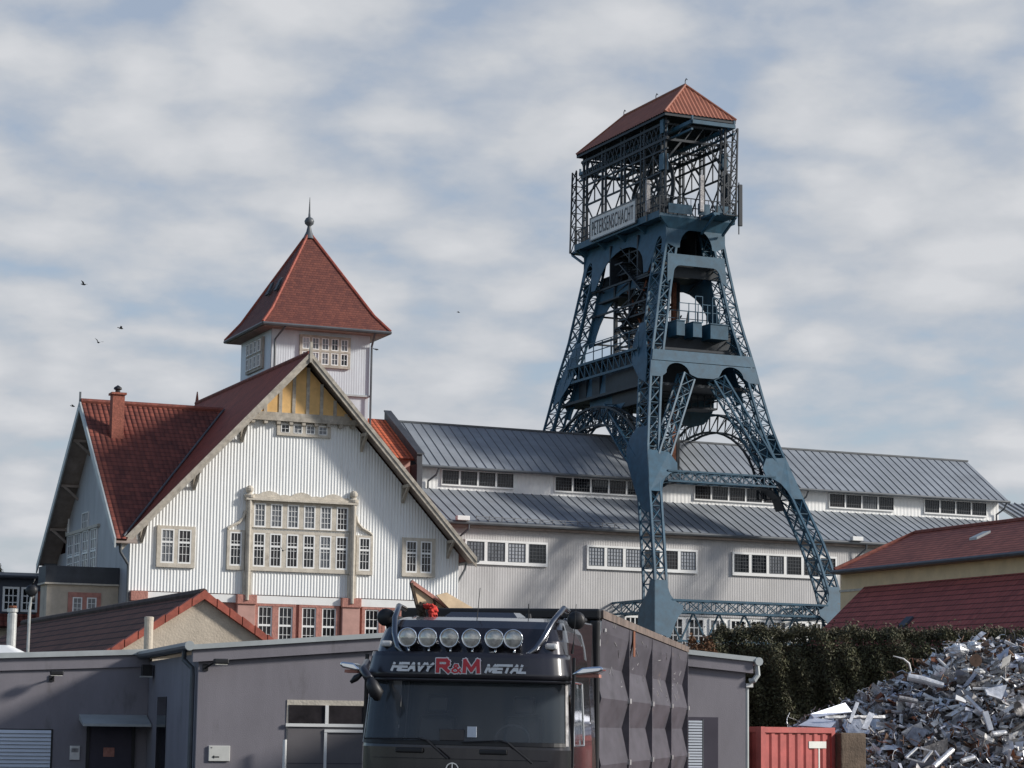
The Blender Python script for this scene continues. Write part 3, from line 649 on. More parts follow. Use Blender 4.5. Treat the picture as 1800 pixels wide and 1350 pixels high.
# ------------------------------------------------------------------ tiled link with fire wall
lk = thing('link_building', 'narrow link with orange red tiles and dark stepped fire wall between the halls', 'building', HO, HR)
b = MB(); poly_slab(b, [(-21.5, 3.3, 16.5), (-13.42, 3.3, 16.5), (-13.42, 7.75, 19.15), (-21.5, 7.75, 19.15)]); b.build('roof', 'tile_orange', lk)
b = MB(); b.box(-21.5, -13.42, 3.9, 11, 4.3, 16.5); b.build('wall', 'pink_stone', lk)
b = MB(); b.hexa([(-13.4, 3.0, 16.2), (-13.08, 3.0, 16.2), (-13.08, 7.9, 19.0), (-13.4, 7.9, 19.0), (-13.4, 3.0, 16.72), (-13.08, 3.0, 16.72), (-13.08, 7.9, 19.6), (-13.4, 7.9, 19.6)])
b.hexa([(-13.44, 2.9, 16.72), (-13.0, 2.9, 16.72), (-13.0, 7.9, 19.62), (-13.44, 7.9, 19.62), (-13.44, 2.9, 16.8), (-13.0, 2.9, 16.8), (-13.0, 7.9, 19.7), (-13.44, 7.9, 19.7)])
b.box(-13.4, -13.08, 2.95, 4.0, 13.2, 16.2); b.build('fire_wall', 'slate', lk)
for yy, zz in ((3.8, 17.2), (5.2, 18.0), (6.6, 18.8)):
    b = MB(); b.bar((-13.1, yy, zz - .2), (-12.75, yy - .1, zz - .35), .05); b.build('step_iron', 'gutter', lk)
window(lk, -14.0, 3.88, 15.1, 0.55, 1.0, 2, 4, glass='glass_old')

# ------------------------------------------------------------------ yellow building and lower red roof at the right
YO, YR = (14.41, 105.0, 0.0), R(23.9)
yb = thing('tan_building', 'tan clad building with hipped red tiled roof and small skylight', 'building', YO, YR)
b = MB(); b.box(0.6, 10, -40, 0.5, 4.0, 9.1); b.build('wall', 'tan_cladding', yb)
b = MB(); b.box(0.55, 0.62, -40, 0.52, 8.3, 8.4); b.build('string_course', 'sandstone', yb)
b = MB(); poly_slab(b, [(0, -40, 9.22), (0, 0, 9.22), (4.2, -0.1, 11.05), (4.2, -40, 11.05)]); poly_slab(b, [(0, 0.02, 9.22), (8.4, 1.1, 9.22), (4.2, -.1, 11.05)])
poly_slab(b, [(8.4, 1.1, 9.22), (8.4, -40, 9.22), (4.2, -40, 11.05), (4.2, -0.1, 11.05)]); b.build('roof', 'tile_far', yb)
b = MB(); b.tube([(0, 0, 9.26), (4.2, -.1, 11.09), (4.2, -40, 11.09)], .11, 6); b.build('hip_tiles', 'ridge_red', yb)
b = MB(); b.tube([(-.06, -40, 9.16), (-.06, .1, 9.16)], .09, 6); b.build('gutter', 'gutter', yb)
b = MB(); b.box(0.05, 0.6, -40, .45, 9.08, 9.13); b.build('soffit', 'dark_soffit', yb)
b = MB(); xx = 2.25; zz = 9.22 + xx * .4357; b.hexa([(xx, -7.6, zz), (xx + .7, -7.6, zz + .305), (xx + .7, -7.05, zz + .305), (xx, -7.05, zz), (xx, -7.6, zz + .1), (xx + .7, -7.6, zz + .405), (xx + .7, -7.05, zz + .405), (xx, -7.05, zz + .1)]); b.build('skylight', 'coping', yb)
lo = thing('lean_to', 'wine red tiled lean-to roof built against the tan building', 'building', YO, YR)
b = MB(); poly_slab(b, [(-3.6, -40, 4.75), (-3.6, -1.5, 4.75), (0.58, -1.5, 8.46), (0.58, -40, 8.46)]); b.build('roof', 'tile_wine', lo)
b = MB(); b.prism([(-3.2, 4.0), (0.55, 4.0), (0.55, 8.25), (-3.2, 4.95)], lambda x, z: (x, -1.9, z), lambda x, z: (x, -2.1, z)); b.box(-3.2, -3.0, -40, -2.1, 4.0, 4.95); b.build('wall', 'tan_cladding', lo)
b = MB(); xx = -1.75; zz = 4.75 + (xx + 3.6) * .8876; b.hexa([(xx, -8.2, zz), (xx + .45, -8.2, zz + .4), (xx + .45, -7.7, zz + .4), (xx, -7.7, zz), (xx - .05, -8.2, zz + .08), (xx + .4, -8.2, zz + .48), (xx + .4, -7.7, zz + .48), (xx - .05, -7.7, zz + .08)]); b.build('skylight', 'slate_blue', lo)
# ------------------------------------------------------------------ small tiled shed with cream gable
sd = thing('tiled_shed', 'small cream gabled shed with brown tiles edged in bright red', 'building', (-7.08, 55.0, 0), R(23))
sz = lambda x: 5.16 - abs(x) * 0.635
b = MB(); b.prism([(-3.0, 0), (3.0, 0), (3.0, sz(3) - .1), (0, 5.06), (-3.0, sz(3) - .1)], lambda x, z: (x, 0.06, z), lambda x, z: (x, 0.3, z)); b.box(-3.0, -2.8, .3, 20, 0, 3.2); b.box(2.8, 3.0, .3, 20, 0, 3.2); b.build('wall', 'cream_render', sd)
b = MB()
for s in (-1, 1): poly_slab(b, [(s * 3.3, 20.5, sz(3.3)), (s * 3.3, 0.0, sz(3.3)), (0, 0.0, 5.16), (0, 20.5, 5.16)] if s < 0 else [(3.3, 0, sz(3.3)), (3.3, 20.5, sz(3.3)), (0, 20.5, 5.16), (0, 0, 5.16)])
b.build('roof', 'tile_brown', sd)
b = MB(); b.tube([(0, 0, 5.18), (0, 20.5, 5.18)], .10, 8); b.build('ridge_tiles', 'ridge_brown', sd)
b = MB()
for s in (-1, 1):
    for i in range(11):
        x0, x1 = s * i * .31, s * (i + .93) * .31; o_ = .012 * (i % 2)
        b.hexa([(x0, -.10, sz(x0) - .13), (x0, .14, sz(x0) - .13), (x1, .14, sz(x1) - .13), (x1, -.10, sz(x1) - .13), (x0, -.10, sz(x0) + .05 + .03), (x0, .14, sz(x0) + .08), (x1, .14, sz(x1) + .05), (x1, -.10, sz(x1) + .05)])
b.build('verge_tiles', 'verge_red', sd)

# ------------------------------------------------------------------ headframe (local: x across the front, y along the long side)
FO, FR = (8.01, 131.0, 0.0), R(23.9)
AC, BC = 2.8, 5.85
ZT = [4.6, 6, 8, 10, 12, 14, 16, 17.5, 19, 21, 23, 25, 27, 29, 31.0]
HW = [6.3, 6.1, 5.85, 5.6, 5.35, 4.95, 4.56, 4.25, 3.9, 3.55, 3.2, 2.72, 2.36, 1.96, 1.62]
BF = [-6.9, -6.5, -6.0, -5.5, -4.75, -3.7, -2.65, -1.95, -1.35, -.83, -.38, .05, .30, .47, .58]
hw = lambda z: float(np.interp(z, ZT, HW)); bf = lambda z: float(np.interp(z, ZT, BF))
LU, LV = 0.66, 1.35
hf = thing('headframe', 'tall dark blue steel winding tower standing astride the long hall', 'headframe', FO, FR)
def corner(sx, sy, z, iu=0, iv=0):
    """chord point of a leg: sx left/right, sy front/back, iu/iv step to the inner chords"""
    x = AC + sx * (hw(z) - iu * LU); y = BC + sy * (BC - bf(z) - iv * LV); return (x, y, z)
def lattice(b, A, B, levels, w=0.07, both=True):
    """X lacing between two chords A(z), B(z)"""
    for i in range(len(levels) - 1):
        z0, z1 = levels[i], levels[i + 1]
        b.bar(A(z0), B(z0), w * .9)
        if both or i % 2 == 0: b.bar(A(z0), B(z1), w)
        if both or i % 2 == 1: b.bar(B(z0), A(z1), w)
for sx in (-1, 1):
    for sy in (-1, 1):
        b = MB(); lv = [ZT[0]]
        while lv[-1] < 30.4: lv.append(lv[-1] + 0.86)
        lv[-1] = 30.9
        fine = lv
        for iu in (0, 1):
            for iv in (0, 1):
                for z0, z1 in zip(fine[:-1], fine[1:]): b.bar(corner(sx, sy, z0, iu, iv), corner(sx, sy, z1 + .02, iu, iv), 0.125, 0.125, (0, 1, 0))
        for iv in (0, 1): lattice(b, lambda z: corner(sx, sy, z, 0, iv), lambda z: corner(sx, sy, z, 1, iv), lv, 0.05)
        wide = lv[::1]
        for iu in (0, 1): lattice(b, lambda z: corner(sx, sy, z, iu, 0), lambda z: corner(sx, sy, z, iu, 1), wide, 0.05)
        b.build('leg', 'steel_blue', hf)
def P_front(sy, off=0.03):
    """plane of the front (sy=-1) or back face: (x, z) -> point"""
    return lambda x, z: (x, BC + sy * (BC - bf(z) + off), z)
def P_side(sx, off=0.03):
    return lambda y, z: (AC + sx * (hw(z) + off), y, z)
def plate(b, poly, pl, sgn, t=0.05, base=0.02): b.prism(poly, pl(sgn, base + t), pl(sgn, base))
def frontpoly(fn): return fn
# --- girder plates, front and back
for sy in (-1, 1):
    b = MB()
    # deck girder with a round opening between the legs
    w1 = hw(30.4); L, Rr = AC - hw(30.4) - .05, AC + hw(30.4) + .05
    p = [(AC - hw(31) - .3, 30.95), (AC + hw(31) + .3, 30.95), (AC + hw(29.5) + .02, 29.5), (AC + hw(29.2) - LU, 29.25)] + arc(AC, 29.3, 1.05, 0, 180, 14, 1.15) + [(AC - hw(29.2) + LU, 29.25), (AC - hw(29.5) - .02, 29.5)]
    plate(b, p, P_front, sy)
    b.build('girder_plate', 'steel_blue', hf); b = MB()
    # upper cross girder with curved brackets
    z0, z1 = 28.3, 28.9
    xl, xr = AC - hw(28) + LU * .5, AC + hw(28) - LU * .5
    p = [(xl, z1), (xr, z1), (AC + hw(27.2) - LU * .6, 27.2)] + [(AC + 1.05 + .5 * math.cos(R(t)), 27.5 + .75 * math.sin(R(t))) for t in range(0, 91, 15)] + [(AC - 1.05 - .5 * math.cos(R(t)), 27.5 + .75 * math.sin(R(t))) for t in range(90, -1, -15)] + [(AC - hw(27.2) + LU * .6, 27.2)]
    plate(b, p, P_front, sy)
    b.build('girder_plate', 'steel_blue', hf); b = MB()
    # main girder above the hoist room
    z0, z1 = 22.55, 23.18
    b.prism([(AC - hw(z1) - .02, z1), (AC + hw(z1) + .02, z1), (AC + hw(z0) + .02, z0), (AC - hw(z0) - .02, z0)], P_front(sy, .10), P_front(sy, .02))
    b.build('girder', 'steel_blue', hf); b = MB()
    lob = [(AC - hw(22.52), 22.52), (AC + hw(22.52), 22.52), (AC + hw(21.6), 21.6), (AC + hw(21.6) - LU, 21.6)]
    lob += [(AC + 1.72 + .74 * math.cos(R(t)), 21.85 + .62 * math.sin(R(t))) for t in range(0, 176, 16)]
    lob += [(AC + .85, 21.8), (AC + .5, 21.68), (AC - .5, 21.68), (AC - .85, 21.8)]
    lob += [(AC - 1.72 - .74 * math.cos(R(t)), 21.85 + .62 * math.sin(R(t))) for t in range(176, -1, -16)]
    lob += [(AC - hw(21.6) + LU, 21.6), (AC - hw(21.6), 21.6)]
    plate(b, lob, P_front, sy)
    b.build('girder_plate', 'steel_blue', hf)
    # knee plates
    for sx in (-1, 1):
        b = MB(); q = lambda d, z: (AC + sx * (hw(z) - d), z)
        p = [q(-.04, 17.3), q(1.25, 17.2), q(1.75, 16.6), q(1.75, 16.1)] + [(AC + sx * (hw(z) - d), z) for d, z in ((1.35, 16.0), (1.0, 15.75), (.8, 15.35), (.72, 14.9))] + [q(-.04, 14.9)]
        if sx > 0: p.reverse()
        plate(b, p, P_front, sy); b.build('knee_plate', 'steel_blue', hf)
        b = MB()
        p = [q(-.03, 9.95), q(.66, 9.95), q(.72, 9.55), q(.86, 9.2), q(1.1, 8.9), q(1.42, 8.7), q(1.62, 8.65), q(1.62, 8.3), q(1.35, 8.05), q(1.15, 7.65), q(.85, 6.9), q(-.03, 7.15)]
        if sx > 0: p.reverse()
        plate(b, p, P_front, sy); b.build('base_plate', 'steel_blue', hf)
for sx in (-1, 1):
    b = MB()
    y0, y1 = lambda z: bf(z), lambda z: 2 * BC - bf(z)
    yc = BC
    p = [(y0(31) - .1, 30.95), (y1(31) + .1, 30.95), (y1(29) , 29.0), (y1(29) - .3, 28.9)] + [(y1(29) - .85 + .42 * math.cos(R(t)), 29.3 + .75 * math.sin(R(t))) for t in range(0, 181, 20)] + [(y1(29) - 1.7, 28.1), (y1(29) - 2.2, 28.1)]
    p += [(yc + 2.9 * math.cos(R(t)), 28.4 + 1.75 * math.sin(R(t))) for t in range(8, 173, 12)]
    p += [(y0(29) + 2.2, 28.1), (y0(29) + 1.7, 28.1)] + [(y0(29) + .85 - .42 * math.cos(R(t)), 29.3 + .75 * math.sin(R(t))) for t in range(180, -1, -20)] + [(y0(29) + .3, 28.9), (y0(29), 29.0)]
    if sx < 0: pass
    plate(b, p, P_side, sx)
    # arched wind portal of the upper bay
    p = [(y0(28.3) + LV * .7, 28.3), (y1(28.3) - LV * .7, 28.3), (y1(25.6) - LV * .8, 25.6), (y1(24.6) - LV - .25, 24.7)] + [(yc + 3.6 * math.cos(R(t)), 24.8 + 2.95 * math.sin(R(t))) for t in range(0, 181, 12)] + [(y0(24.6) + LV + .25, 24.7), (y0(25.6) + LV * .8, 25.6)]
    plate(b, p, P_side, sx, .04, -LU - .10)
    # gusset ends of the walkway girder
    for s in (-1, 1):
        yy = lambda z, d: (BC + s * (BC - bf(z) - d), z)
        p = [yy(25.0, 1.2), yy(25.0, 1.9), yy(24.2, 2.4), yy(23.2, 2.5), yy(22.5, 2.2), yy(21.6, 1.3), yy(21.3, .5), yy(22.5, .4)]
        if s > 0: p.reverse()
        plate(b, p, P_side, sx)
    # lower side girder with centre lobe
    p = [(y0(23.2) + LV * .8, 23.2), (y1(23.2) - LV * .8, 23.2), (y1(20.6) - LV * .7, 20.6), (y1(20.6) - LV, 20.5)] + [(yc + 3.6 + 1.35 * math.cos(R(t)), 20.4 + 1.3 * math.sin(R(t))) for t in range(0, 171, 15)]
    p += [(yc + 1.7, 20.2), (yc + .8, 19.9), (yc - .8, 19.9), (yc - 1.7, 20.2)] + [(yc - 3.6 - 1.35 * math.cos(R(t)), 20.4 + 1.3 * math.sin(R(t))) for t in range(170, -1, -15)] + [(y0(20.6) + LV, 20.5), (y0(20.6) + LV * .7, 20.6)]
    plate(b, p, P_side, sx, .05, -LU - .10)
    b.build('side_plate', 'steel_blue', hf)
    for s in (-1, 1):
        b = MB(); yy = lambda z, d: (BC + s * (BC - bf(z) - d), z)
        p = [yy(18.7, -.02), yy(18.7, 1.3), yy(18.2, 2.1), yy(17.5, 2.5), yy(16.8, 2.45), yy(15.8, 1.95), yy(14.8, 1.5), yy(14.0, 1.0), yy(13.7, .5), yy(13.7, -.02), yy(14.8, -.02), yy(16.3, -.02), yy(17.8, -.02)]
        if s > 0: p.reverse()
        plate(b, p, P_side, sx); b.build('side_gusset', 'steel_blue', hf); b = MB()
        p = [yy(9.95, -.03), yy(9.95, .5), yy(9.55, .62), yy(9.15, .95), yy(8.8, 1.4), yy(8.45, 1.75), yy(8.05, 1.85), yy(7.55, 1.9), yy(6.95, 1.0), yy(7.15, -.03)]
        if s > 0: p.reverse()
        plate(b, p, P_side, sx); b.build('side_gusset', 'steel_blue', hf)
# --- inverted V struts of the lower bays
def box_lattice(b, p, q, wu, wv, n, ax=(0, 1, 0), ch=0.10, lc=0.042):
    """square lattice strut between p and q"""
    p, q = Vector(p), Vector(q); d = (q - p).normalized(); s = d.cross(Vector(ax)).normalized() * wu / 2; t = Vector(ax) * wv / 2
    C4 = [s + t, s - t, -s - t, -s + t]
    for c in C4: b.bar(p + c, q + c, ch, ch, ax)
    for f in range(4):
        c0, c1 = C4[f], C4[(f + 1) % 4]
        for i in range(n):
            a0, a1 = p + (q - p) * (i / n), p + (q - p) * ((i + 1) / n)
            b.bar(a0 + c0, a1 + c1, lc); b.bar(a0 + c1, a1 + c0, lc); b.bar(a0 + c0, a0 + c1, lc)
for sy in (-1, 1):
    for sx in (-1, 1):
        b = MB(); yf = lambda z: BC + sy * (BC - bf(z) - .45)
        box_lattice(b, (AC + sx * .95, yf(21.8), 21.8), (AC + sx * (hw(16.9) - 1.0), yf(16.9), 16.9), .72, .8, 6); b.build('strut', 'steel_blue', hf)
    b = MB(); z = 15.85; y = BC + sy * (BC - bf(15.8) - .55)
    box_lattice(b, (AC - hw(z) + 1.2, y, z), (AC + hw(z) - 1.2, y, z), .95, .55, 9, (0, 0, 1), .10); b.build('tie_truss', 'steel_blue', hf)
    b = MB(); z = 8.6; y = BC + sy * (BC - bf(8.6) - .55)
    box_lattice(b, (AC - hw(z) + 1.0, y, z), (AC + hw(z) - 1.0, y, z), 1.0, .62, 12, (0, 0, 1), .11)
    for i in range(6):
        x0 = AC - hw(z) + 1.0 + i * 1.55; b.bar((x0, y, 8.3), (x0 + .8, y, 6.8), .08); b.bar((x0 + 1.55, y, 8.3), (x0 + .8, y, 6.8), .08)
    b.bar((AC - hw(z) + 1.6, y, 6.8), (AC + hw(z) - 1.6, y, 6.8), .10)
    b.build('tie_truss', 'steel_blue', hf)
    # curved brackets under the middle tie
    for sx in (-1, 1):
        b = MB(); yo = BC + sy * (BC - bf(16.4) - .1); yi = BC + sy * (BC - bf(16.4) - 1.0)
        pts = [(AC + sx * (hw(14.6) - .75), 14.3), (AC + sx * (hw(15.0) - .95), 15.0), (AC + sx * (hw(15.4) - 1.5), 15.42), (AC + sx * (hw(15.4) - 2.3), 15.54)]
        for (xa, za), (xb, zb) in zip(pts[:-1], pts[1:]): b.hexa([(xa, yo, za), (xa, yi, za), (xb, yi, zb), (xb, yo, zb), (xa, yo, za + .07), (xa, yi, za + .07), (xb, yi, zb + .07), (xb, yo, zb + .07)])
        b.build('curved_bracket', 'steel_dark_shade', hf)
for sx in (-1, 1):
    xs_ = lambda z: AC + sx * (hw(z) - .4)
    for s in ((-1, 1) if sx < 0 else ()):
        b = MB(); box_lattice(b, (xs_(20.2), BC + s * .9, 20.3), (xs_(16.6), BC + s * 6.5, 16.6), .8, .7, 8, (1, 0, 0)); b.build('strut', 'steel_blue', hf)
    # arched truss
    b = MB(); n = 22; A0 = lambda t: (xs_(18.6) , BC - 7.2 * math.cos(t), 15.0 + 5.55 * math.sin(t)); A1 = lambda t: (xs_(18.6), BC - 6.6 * math.cos(t), 15.0 + 4.5 * math.sin(t))
    for off in (-.25, .25):
        sh_ = lambda p: (p[0] + off, p[1], p[2])
        for i in range(n):
            t0, t1 = math.pi * i / n, math.pi * (i + 1) / n
            b.bar(sh_(A0(t0)), sh_(A0(t1)), .11); b.bar(sh_(A1(t0)), sh_(A1(t1)), .11)
            b.bar(sh_(A0(t0)), sh_(A1(t1)), .04); b.bar(sh_(A0(t0)), sh_(A1(t0)), .04)
    for i in range(n + 1):
        t0 = math.pi * i / n; p, q = A0(t0), A1(t0); b.bar((p[0] - .25, p[1], p[2]), (p[0] + .25, p[1], p[2]), .045); b.bar((q[0] - .25, q[1], q[2]), (q[0] + .25, q[1], q[2]), .045)
    b.build('arch_truss', 'steel_dark_shade', hf)
    b = MB(); z = 8.6; x = AC + sx * (hw(z) - .4)
    box_lattice(b, (x, bf(z) + 1.4, z), (x, 2 * BC - bf(z) - 1.4, z), .8, .62, 16, (0, 0, 1), .10); b.build('tie_truss', 'steel_blue', hf)
    # walkway girder and railing at the hoist room
    b = MB(); x = AC + sx * (hw(23) + .05); ya, yb_ = bf(23) + 1.6, 2 * BC - bf(23) - 1.6
    for z in (22.55, 23.45): b.bar((x, ya, z), (x, yb_, z), .14)
    for i in range(13):
        y = ya + (yb_ - ya) * i / 12; b.bar((x, y, 22.55), (x, y, 23.45), .06)
        if i < 12: b.bar((x, y, 22.55), (x, y + (yb_ - ya) / 12, 23.45), .055)
    b.build('walkway_girder', 'steel_blue', hf)
    b = MB()
    for z in (24.05, 24.55): b.bar((x, ya, z), (x, yb_, z), .045)
    for i in range(9): b.bar((x, ya + (yb_ - ya) * i / 8, 23.5), (x, ya + (yb_ - ya) * i / 8, 24.58), .045)
    b.build('railing', 'steel_blue', hf)
# --- hoist room floor, boxes and machinery
b = MB(); b.box(AC - 3.1, AC + 3.1, .1, 2 * BC - .1, 23.3, 23.44); b.box(AC - 3.3, AC + 3.3, -.1, 2 * BC + .1, 21.25, 21.4)
for x in (AC - 2.4, AC + 2.4):
    for y in (1.8, 3.6, 5.4, 7.2, 9.0): b.box(x - .35, x + .35, y, y + 1.0, 21.4, 23.3)
b.box(AC - 2.9, AC - 2.8, .9, 5.2, 20.4, 23.3); b.box(AC + 2.8, AC + 2.9, 3.0, 9.0, 21.2, 23.3); b.box(AC - 2.5, AC + 2.5, 2.2, 2.35, 21.2, 23.3)
b.box(AC - 2.6, AC + 2.6, 9.6, 9.75, 21.2, 23.3)
b.build('hoist_floor', 'steel_dark_shade', hf)
for x0, x1, z0 in ((-1.55, -1.03, 24.12), (-.5, .06, 24.1), (.62, 1.76, 24.08)):
    b = MB(); b.box(AC + x0, AC + x1, bf(24) - .02, bf(24) + 2.6, z0, z0 + .82); b.box(AC + x0 - .03, AC + x1 + .03, bf(24) - .06, bf(24) + 2.6, z0 + .82, z0 + .88); b.build('machine_box', 'steel_blue', hf)
b = MB(); b.box(AC - 2.4, AC + 2.5, .9, 1.05, 23.5, 24.7); b.box(AC - 2.3, AC + 2.4, 1.05, 3.4, 24.6, 24.68); b.build('machine_housing', 'steel_dark_shade', hf)
b = MB()
for y in (bf(25) + .1, bf(25) + 2.4):
    for z in (25.6, 26.05): b.bar((AC - 1.2, y, z), (AC + 2.4, y, z), .04)
    for i in range(7): b.bar((AC - 1.2 + i * .6, y, 25.0), (AC - 1.2 + i * .6, y, 26.08), .04)
for x in (-.2, .25, .9, 1.35): b.bar((AC + x, bf(25) + .05, 25.0), (AC + x, bf(25) + .05, 26.5), .045)
b.bar((AC - .2, bf(25) + .05, 26.5), (AC + .25, bf(25) + .05, 26.5), .04); b.bar((AC + .9, bf(25) + .05, 26.5), (AC + 1.35, bf(25) + .05, 26.5), .04)
b.build('railing', 'steel_blue', hf)
# platform ring below the girder
b = MB(); b.box(AC + .9, AC + 2.6, 2.6, 4.0, 20.45, 20.55)
for z in (20.95, 21.35): b.bar((AC + .9, 2.6, z), (AC + 2.6, 2.6, z), .05); b.bar((AC + 2.6, 2.6, z), (AC + 2.6, 4.0, z), .05)
for i in range(5): b.bar((AC + .9 + i * .42, 2.6, 20.5), (AC + .9 + i * .42, 2.6, 21.38), .045)
b.build('landing', 'steel_dark_shade', hf)
# guide tower of the shaft with stair
b = MB(); gx, gy = AC - .2, BC
for (x0, x1, y0, y1) in ((gx - 1.25, gx + .9, gy - 1.9, gy + 1.9),):
    zs = [4.6 + i * 1.1 for i in range(25)]
    P4 = [(x0, y0), (x1, y0), (x1, y1), (x0, y1)]
    for p in P4: b.bar((*p, 4.6), (*p, 31), .20)
    b.bar(((x0 + x1) / 2, y0, 4.6), ((x0 + x1) / 2, y0, 31), .16); b.bar(((x0 + x1) / 2, y1, 4.6), ((x0 + x1) / 2, y1, 31), .16); b.bar((x0, gy, 4.6), (x0, gy, 31), .16); b.bar((x1, gy, 4.6), (x1, gy, 31), .16)
    for f in range(4):
        a, c = P4[f], P4[(f + 1) % 4]
        for z0, z1 in zip(zs[:-1], zs[1:]): b.bar((*a, z0), (*c, z0), .09); b.bar((*a, z0), (*c, z1), .075)
b.build('guide_frame', 'steel_dark_shade', hf)
b = MB(); b.bar((AC + .25, 3.6, 4.6), (AC + .25, 3.6, 28.4), .24); b.bar((AC + 2.2, 8.6, 17), (AC - .3, 4.2, 23), .16); b.bar((AC - 1.6, 3.0, 24), (AC - 1.2, 6.8, 28), .12)
for i in range(5): b.bar((AC - 1.5 + i * .25, 3.6, 23.4), (AC - 1.3 + i * .3, 4.4, 27.2), .07)
b.bar((AC - 1.9, 3.2, 27.2), (AC - .8, 4.2, 29.3), .10); b.build('rope_guide', 'rust', hf)
b = MB()
for fl in range(3):
    z0 = 23.5 + fl * 1.9; y0, y1 = (3.2, 5.9) if fl % 2 == 0 else (5.9, 3.2); x = AC - 1.75 + .25 * (fl % 2)
    for xx in (x - .35, x + .35): b.bar((xx, y0, z0), (xx, y1, z0 + 1.9), .20, .07); b.bar((xx, y0, z0 + .95), (xx, y1, z0 + 2.85), .045)
    for i in range(11):
        t = i / 11; y = y0 + (y1 - y0) * t; b.box(x - .35, x + .35, y - .12, y + .12, z0 + 1.9 * t, z0 + 1.9 * t + .04)
    b.box(x - .45, x + .45, y1 - .5, y1 + .5, z0 + 1.86, z0 + 1.94)
b.build('stair', 'steel_dark_shade', hf)
b = MB(); rq = random.Random(4)
for i in range(26):
    x, y, z = AC + rq.uniform(-1.6, 1.2), rq.uniform(3.2, 10.2), rq.uniform(23.4, 29.5)
    b.bar((x, y, z), (x + rq.choice([0, 0, rq.uniform(-1, 1)]), y + rq.choice([-2.2, 2.2, 0]), z + rq.uniform(.3, 2.6)), rq.uniform(.05, .12))
for z in (24.9, 26.6, 28.1): b.bar((AC - 1.9, 2.6, z), (AC - 1.9, 10.0, z), .11); b.bar((AC - 2.0, 9.4, z), (AC + 1.6, 9.4, z), .10)
b.box(AC - 1.9, AC - .6, 3.0, 6.6, 25.85, 25.95); b.box(AC - 1.9, AC - .2, 6.4, 9.2, 27.3, 27.4); b.build('inner_bracing', 'steel_dark_shade', hf)
# working platform at the upper girder
b = MB(); b.box(AC - 2.0, AC + 2.0, 2.2, 4.0, 27.9, 28.0); b.box(AC - 1.9, AC + 1.9, 1.0, 1.12, 27.7, 28.5); b.box(AC - 1.9, AC + 1.9, 4.0, 4.14, 28.2, 30.6); b.box(AC - 1.9, AC + 1.9, 7.6, 7.7, 28.2, 30.6)
b.box(AC + .9, AC + 1.0, 2.2, 9.4, 28.0, 30.9); b.box(AC - .9, AC + .9, 9.2, 9.3, 28.6, 30.6); b.prism([(7.3, 29.1), (10.4, 29.1), (10.5, 26.3), (9.6, 26.3), (8.7, 27.0), (8.0, 27.6), (7.4, 28.2)], lambda y, z: (AC - hw(z) + LU + .12, y, z), lambda y, z: (AC - hw(z) + LU + .22, y, z)); b.build('bracing_fill_plate', 'steel_dark_shade', hf)  # gusset and cross plates, plus an added dark sheet backing the open portal
# --- top deck
DW = 2.42
b = MB(); b.box(AC - DW, AC + DW, .25, 2 * BC - .25, 31.0, 31.16)
def taper(z0, z1, x0, x1, y0, y1, X0, X1, Y0, Y1): b.hexa([(x0, y0, z0), (x1, y0, z0), (x1, y1, z0), (x0, y1, z0), (X0, Y0, z1), (X1, Y0, z1), (X1, Y1, z1), (X0, Y1, z1)])
for y in (.45, BC - 2.6, BC, BC + 2.6, 2 * BC - .65): taper(30.45, 30.99, AC - 1.7, AC + 1.7, y, y + .15, AC - DW, AC + DW, y, y + .15)
b.build('deck', 'steel_blue', hf)
b = MB(); taper(30.35, 30.992, AC - hw(30.4), AC + hw(30.4), .48, .54, AC - DW, AC + DW, .22, .30); taper(30.35, 30.992, AC - hw(30.4), AC + hw(30.4), 2 * BC - .54, 2 * BC - .48, AC - DW, AC + DW, 2 * BC - .30, 2 * BC - .22)
for s in (-1, 1):
    b.box(AC + s * DW - .03, AC + s * DW + .03, .25, 2 * BC - .25, 30.92, 31.30)
b.build('deck_fascia', 'steel_blue', hf)
# end cantilevers that carry the lattice end posts
for sy in (-1, 1):
    b = MB(); ye = BC + sy * (BC + 1.3); yi = BC + sy * (BC - .3)
    x0, x1 = (AC + .2, AC + 1.75) if sy < 0 else (AC - 1.95, AC - .4)
    b.box(x0, x1, min(ye, yi), max(ye, yi), 31.01, 31.13); b.bar((x1 - .1, ye, 31), (x1 - .1, yi, 30.2), .12); b.bar((x0 + .1, ye, 31), (x0 + .1, yi, 30.2), .12)
    b.build('end_bracket', 'steel_blue', hf)
# railing round the deck
b = MB()
per = [(AC - DW, .25), (AC + DW, .25), (AC + DW, 2 * BC - .25), (AC - DW, 2 * BC - .25), (AC - DW, .25)]
for (xa, ya), (xb, yb_) in zip(per[:-1], per[1:]):
    for z in (31.6, 32.15): b.bar((xa, ya, z), (xb, yb_, z), .05)
    n = int(math.hypot(xb - xa, yb_ - ya) / .28)
    for i in range(n): b.bar((xa + (xb - xa) * i / n, ya + (yb_ - ya) * i / n, 31.1), (xa + (xb - xa) * i / n, ya + (yb_ - ya) * i / n, 32.15), .05 if i % 4 == 0 else .028)
b.build('railing', 'steel_dark_shade', hf)
b = MB()
for x, w in ((.35, .75), (1.45, 1.0)): b.box(AC + x - .35, AC + x - .35 + w, .14, .21, 31.25, 31.9)
b.box(AC - 1.9, AC - .4, .16, .22, 31.2, 31.75); b.build('deck_panel', 'steel_blue', hf)
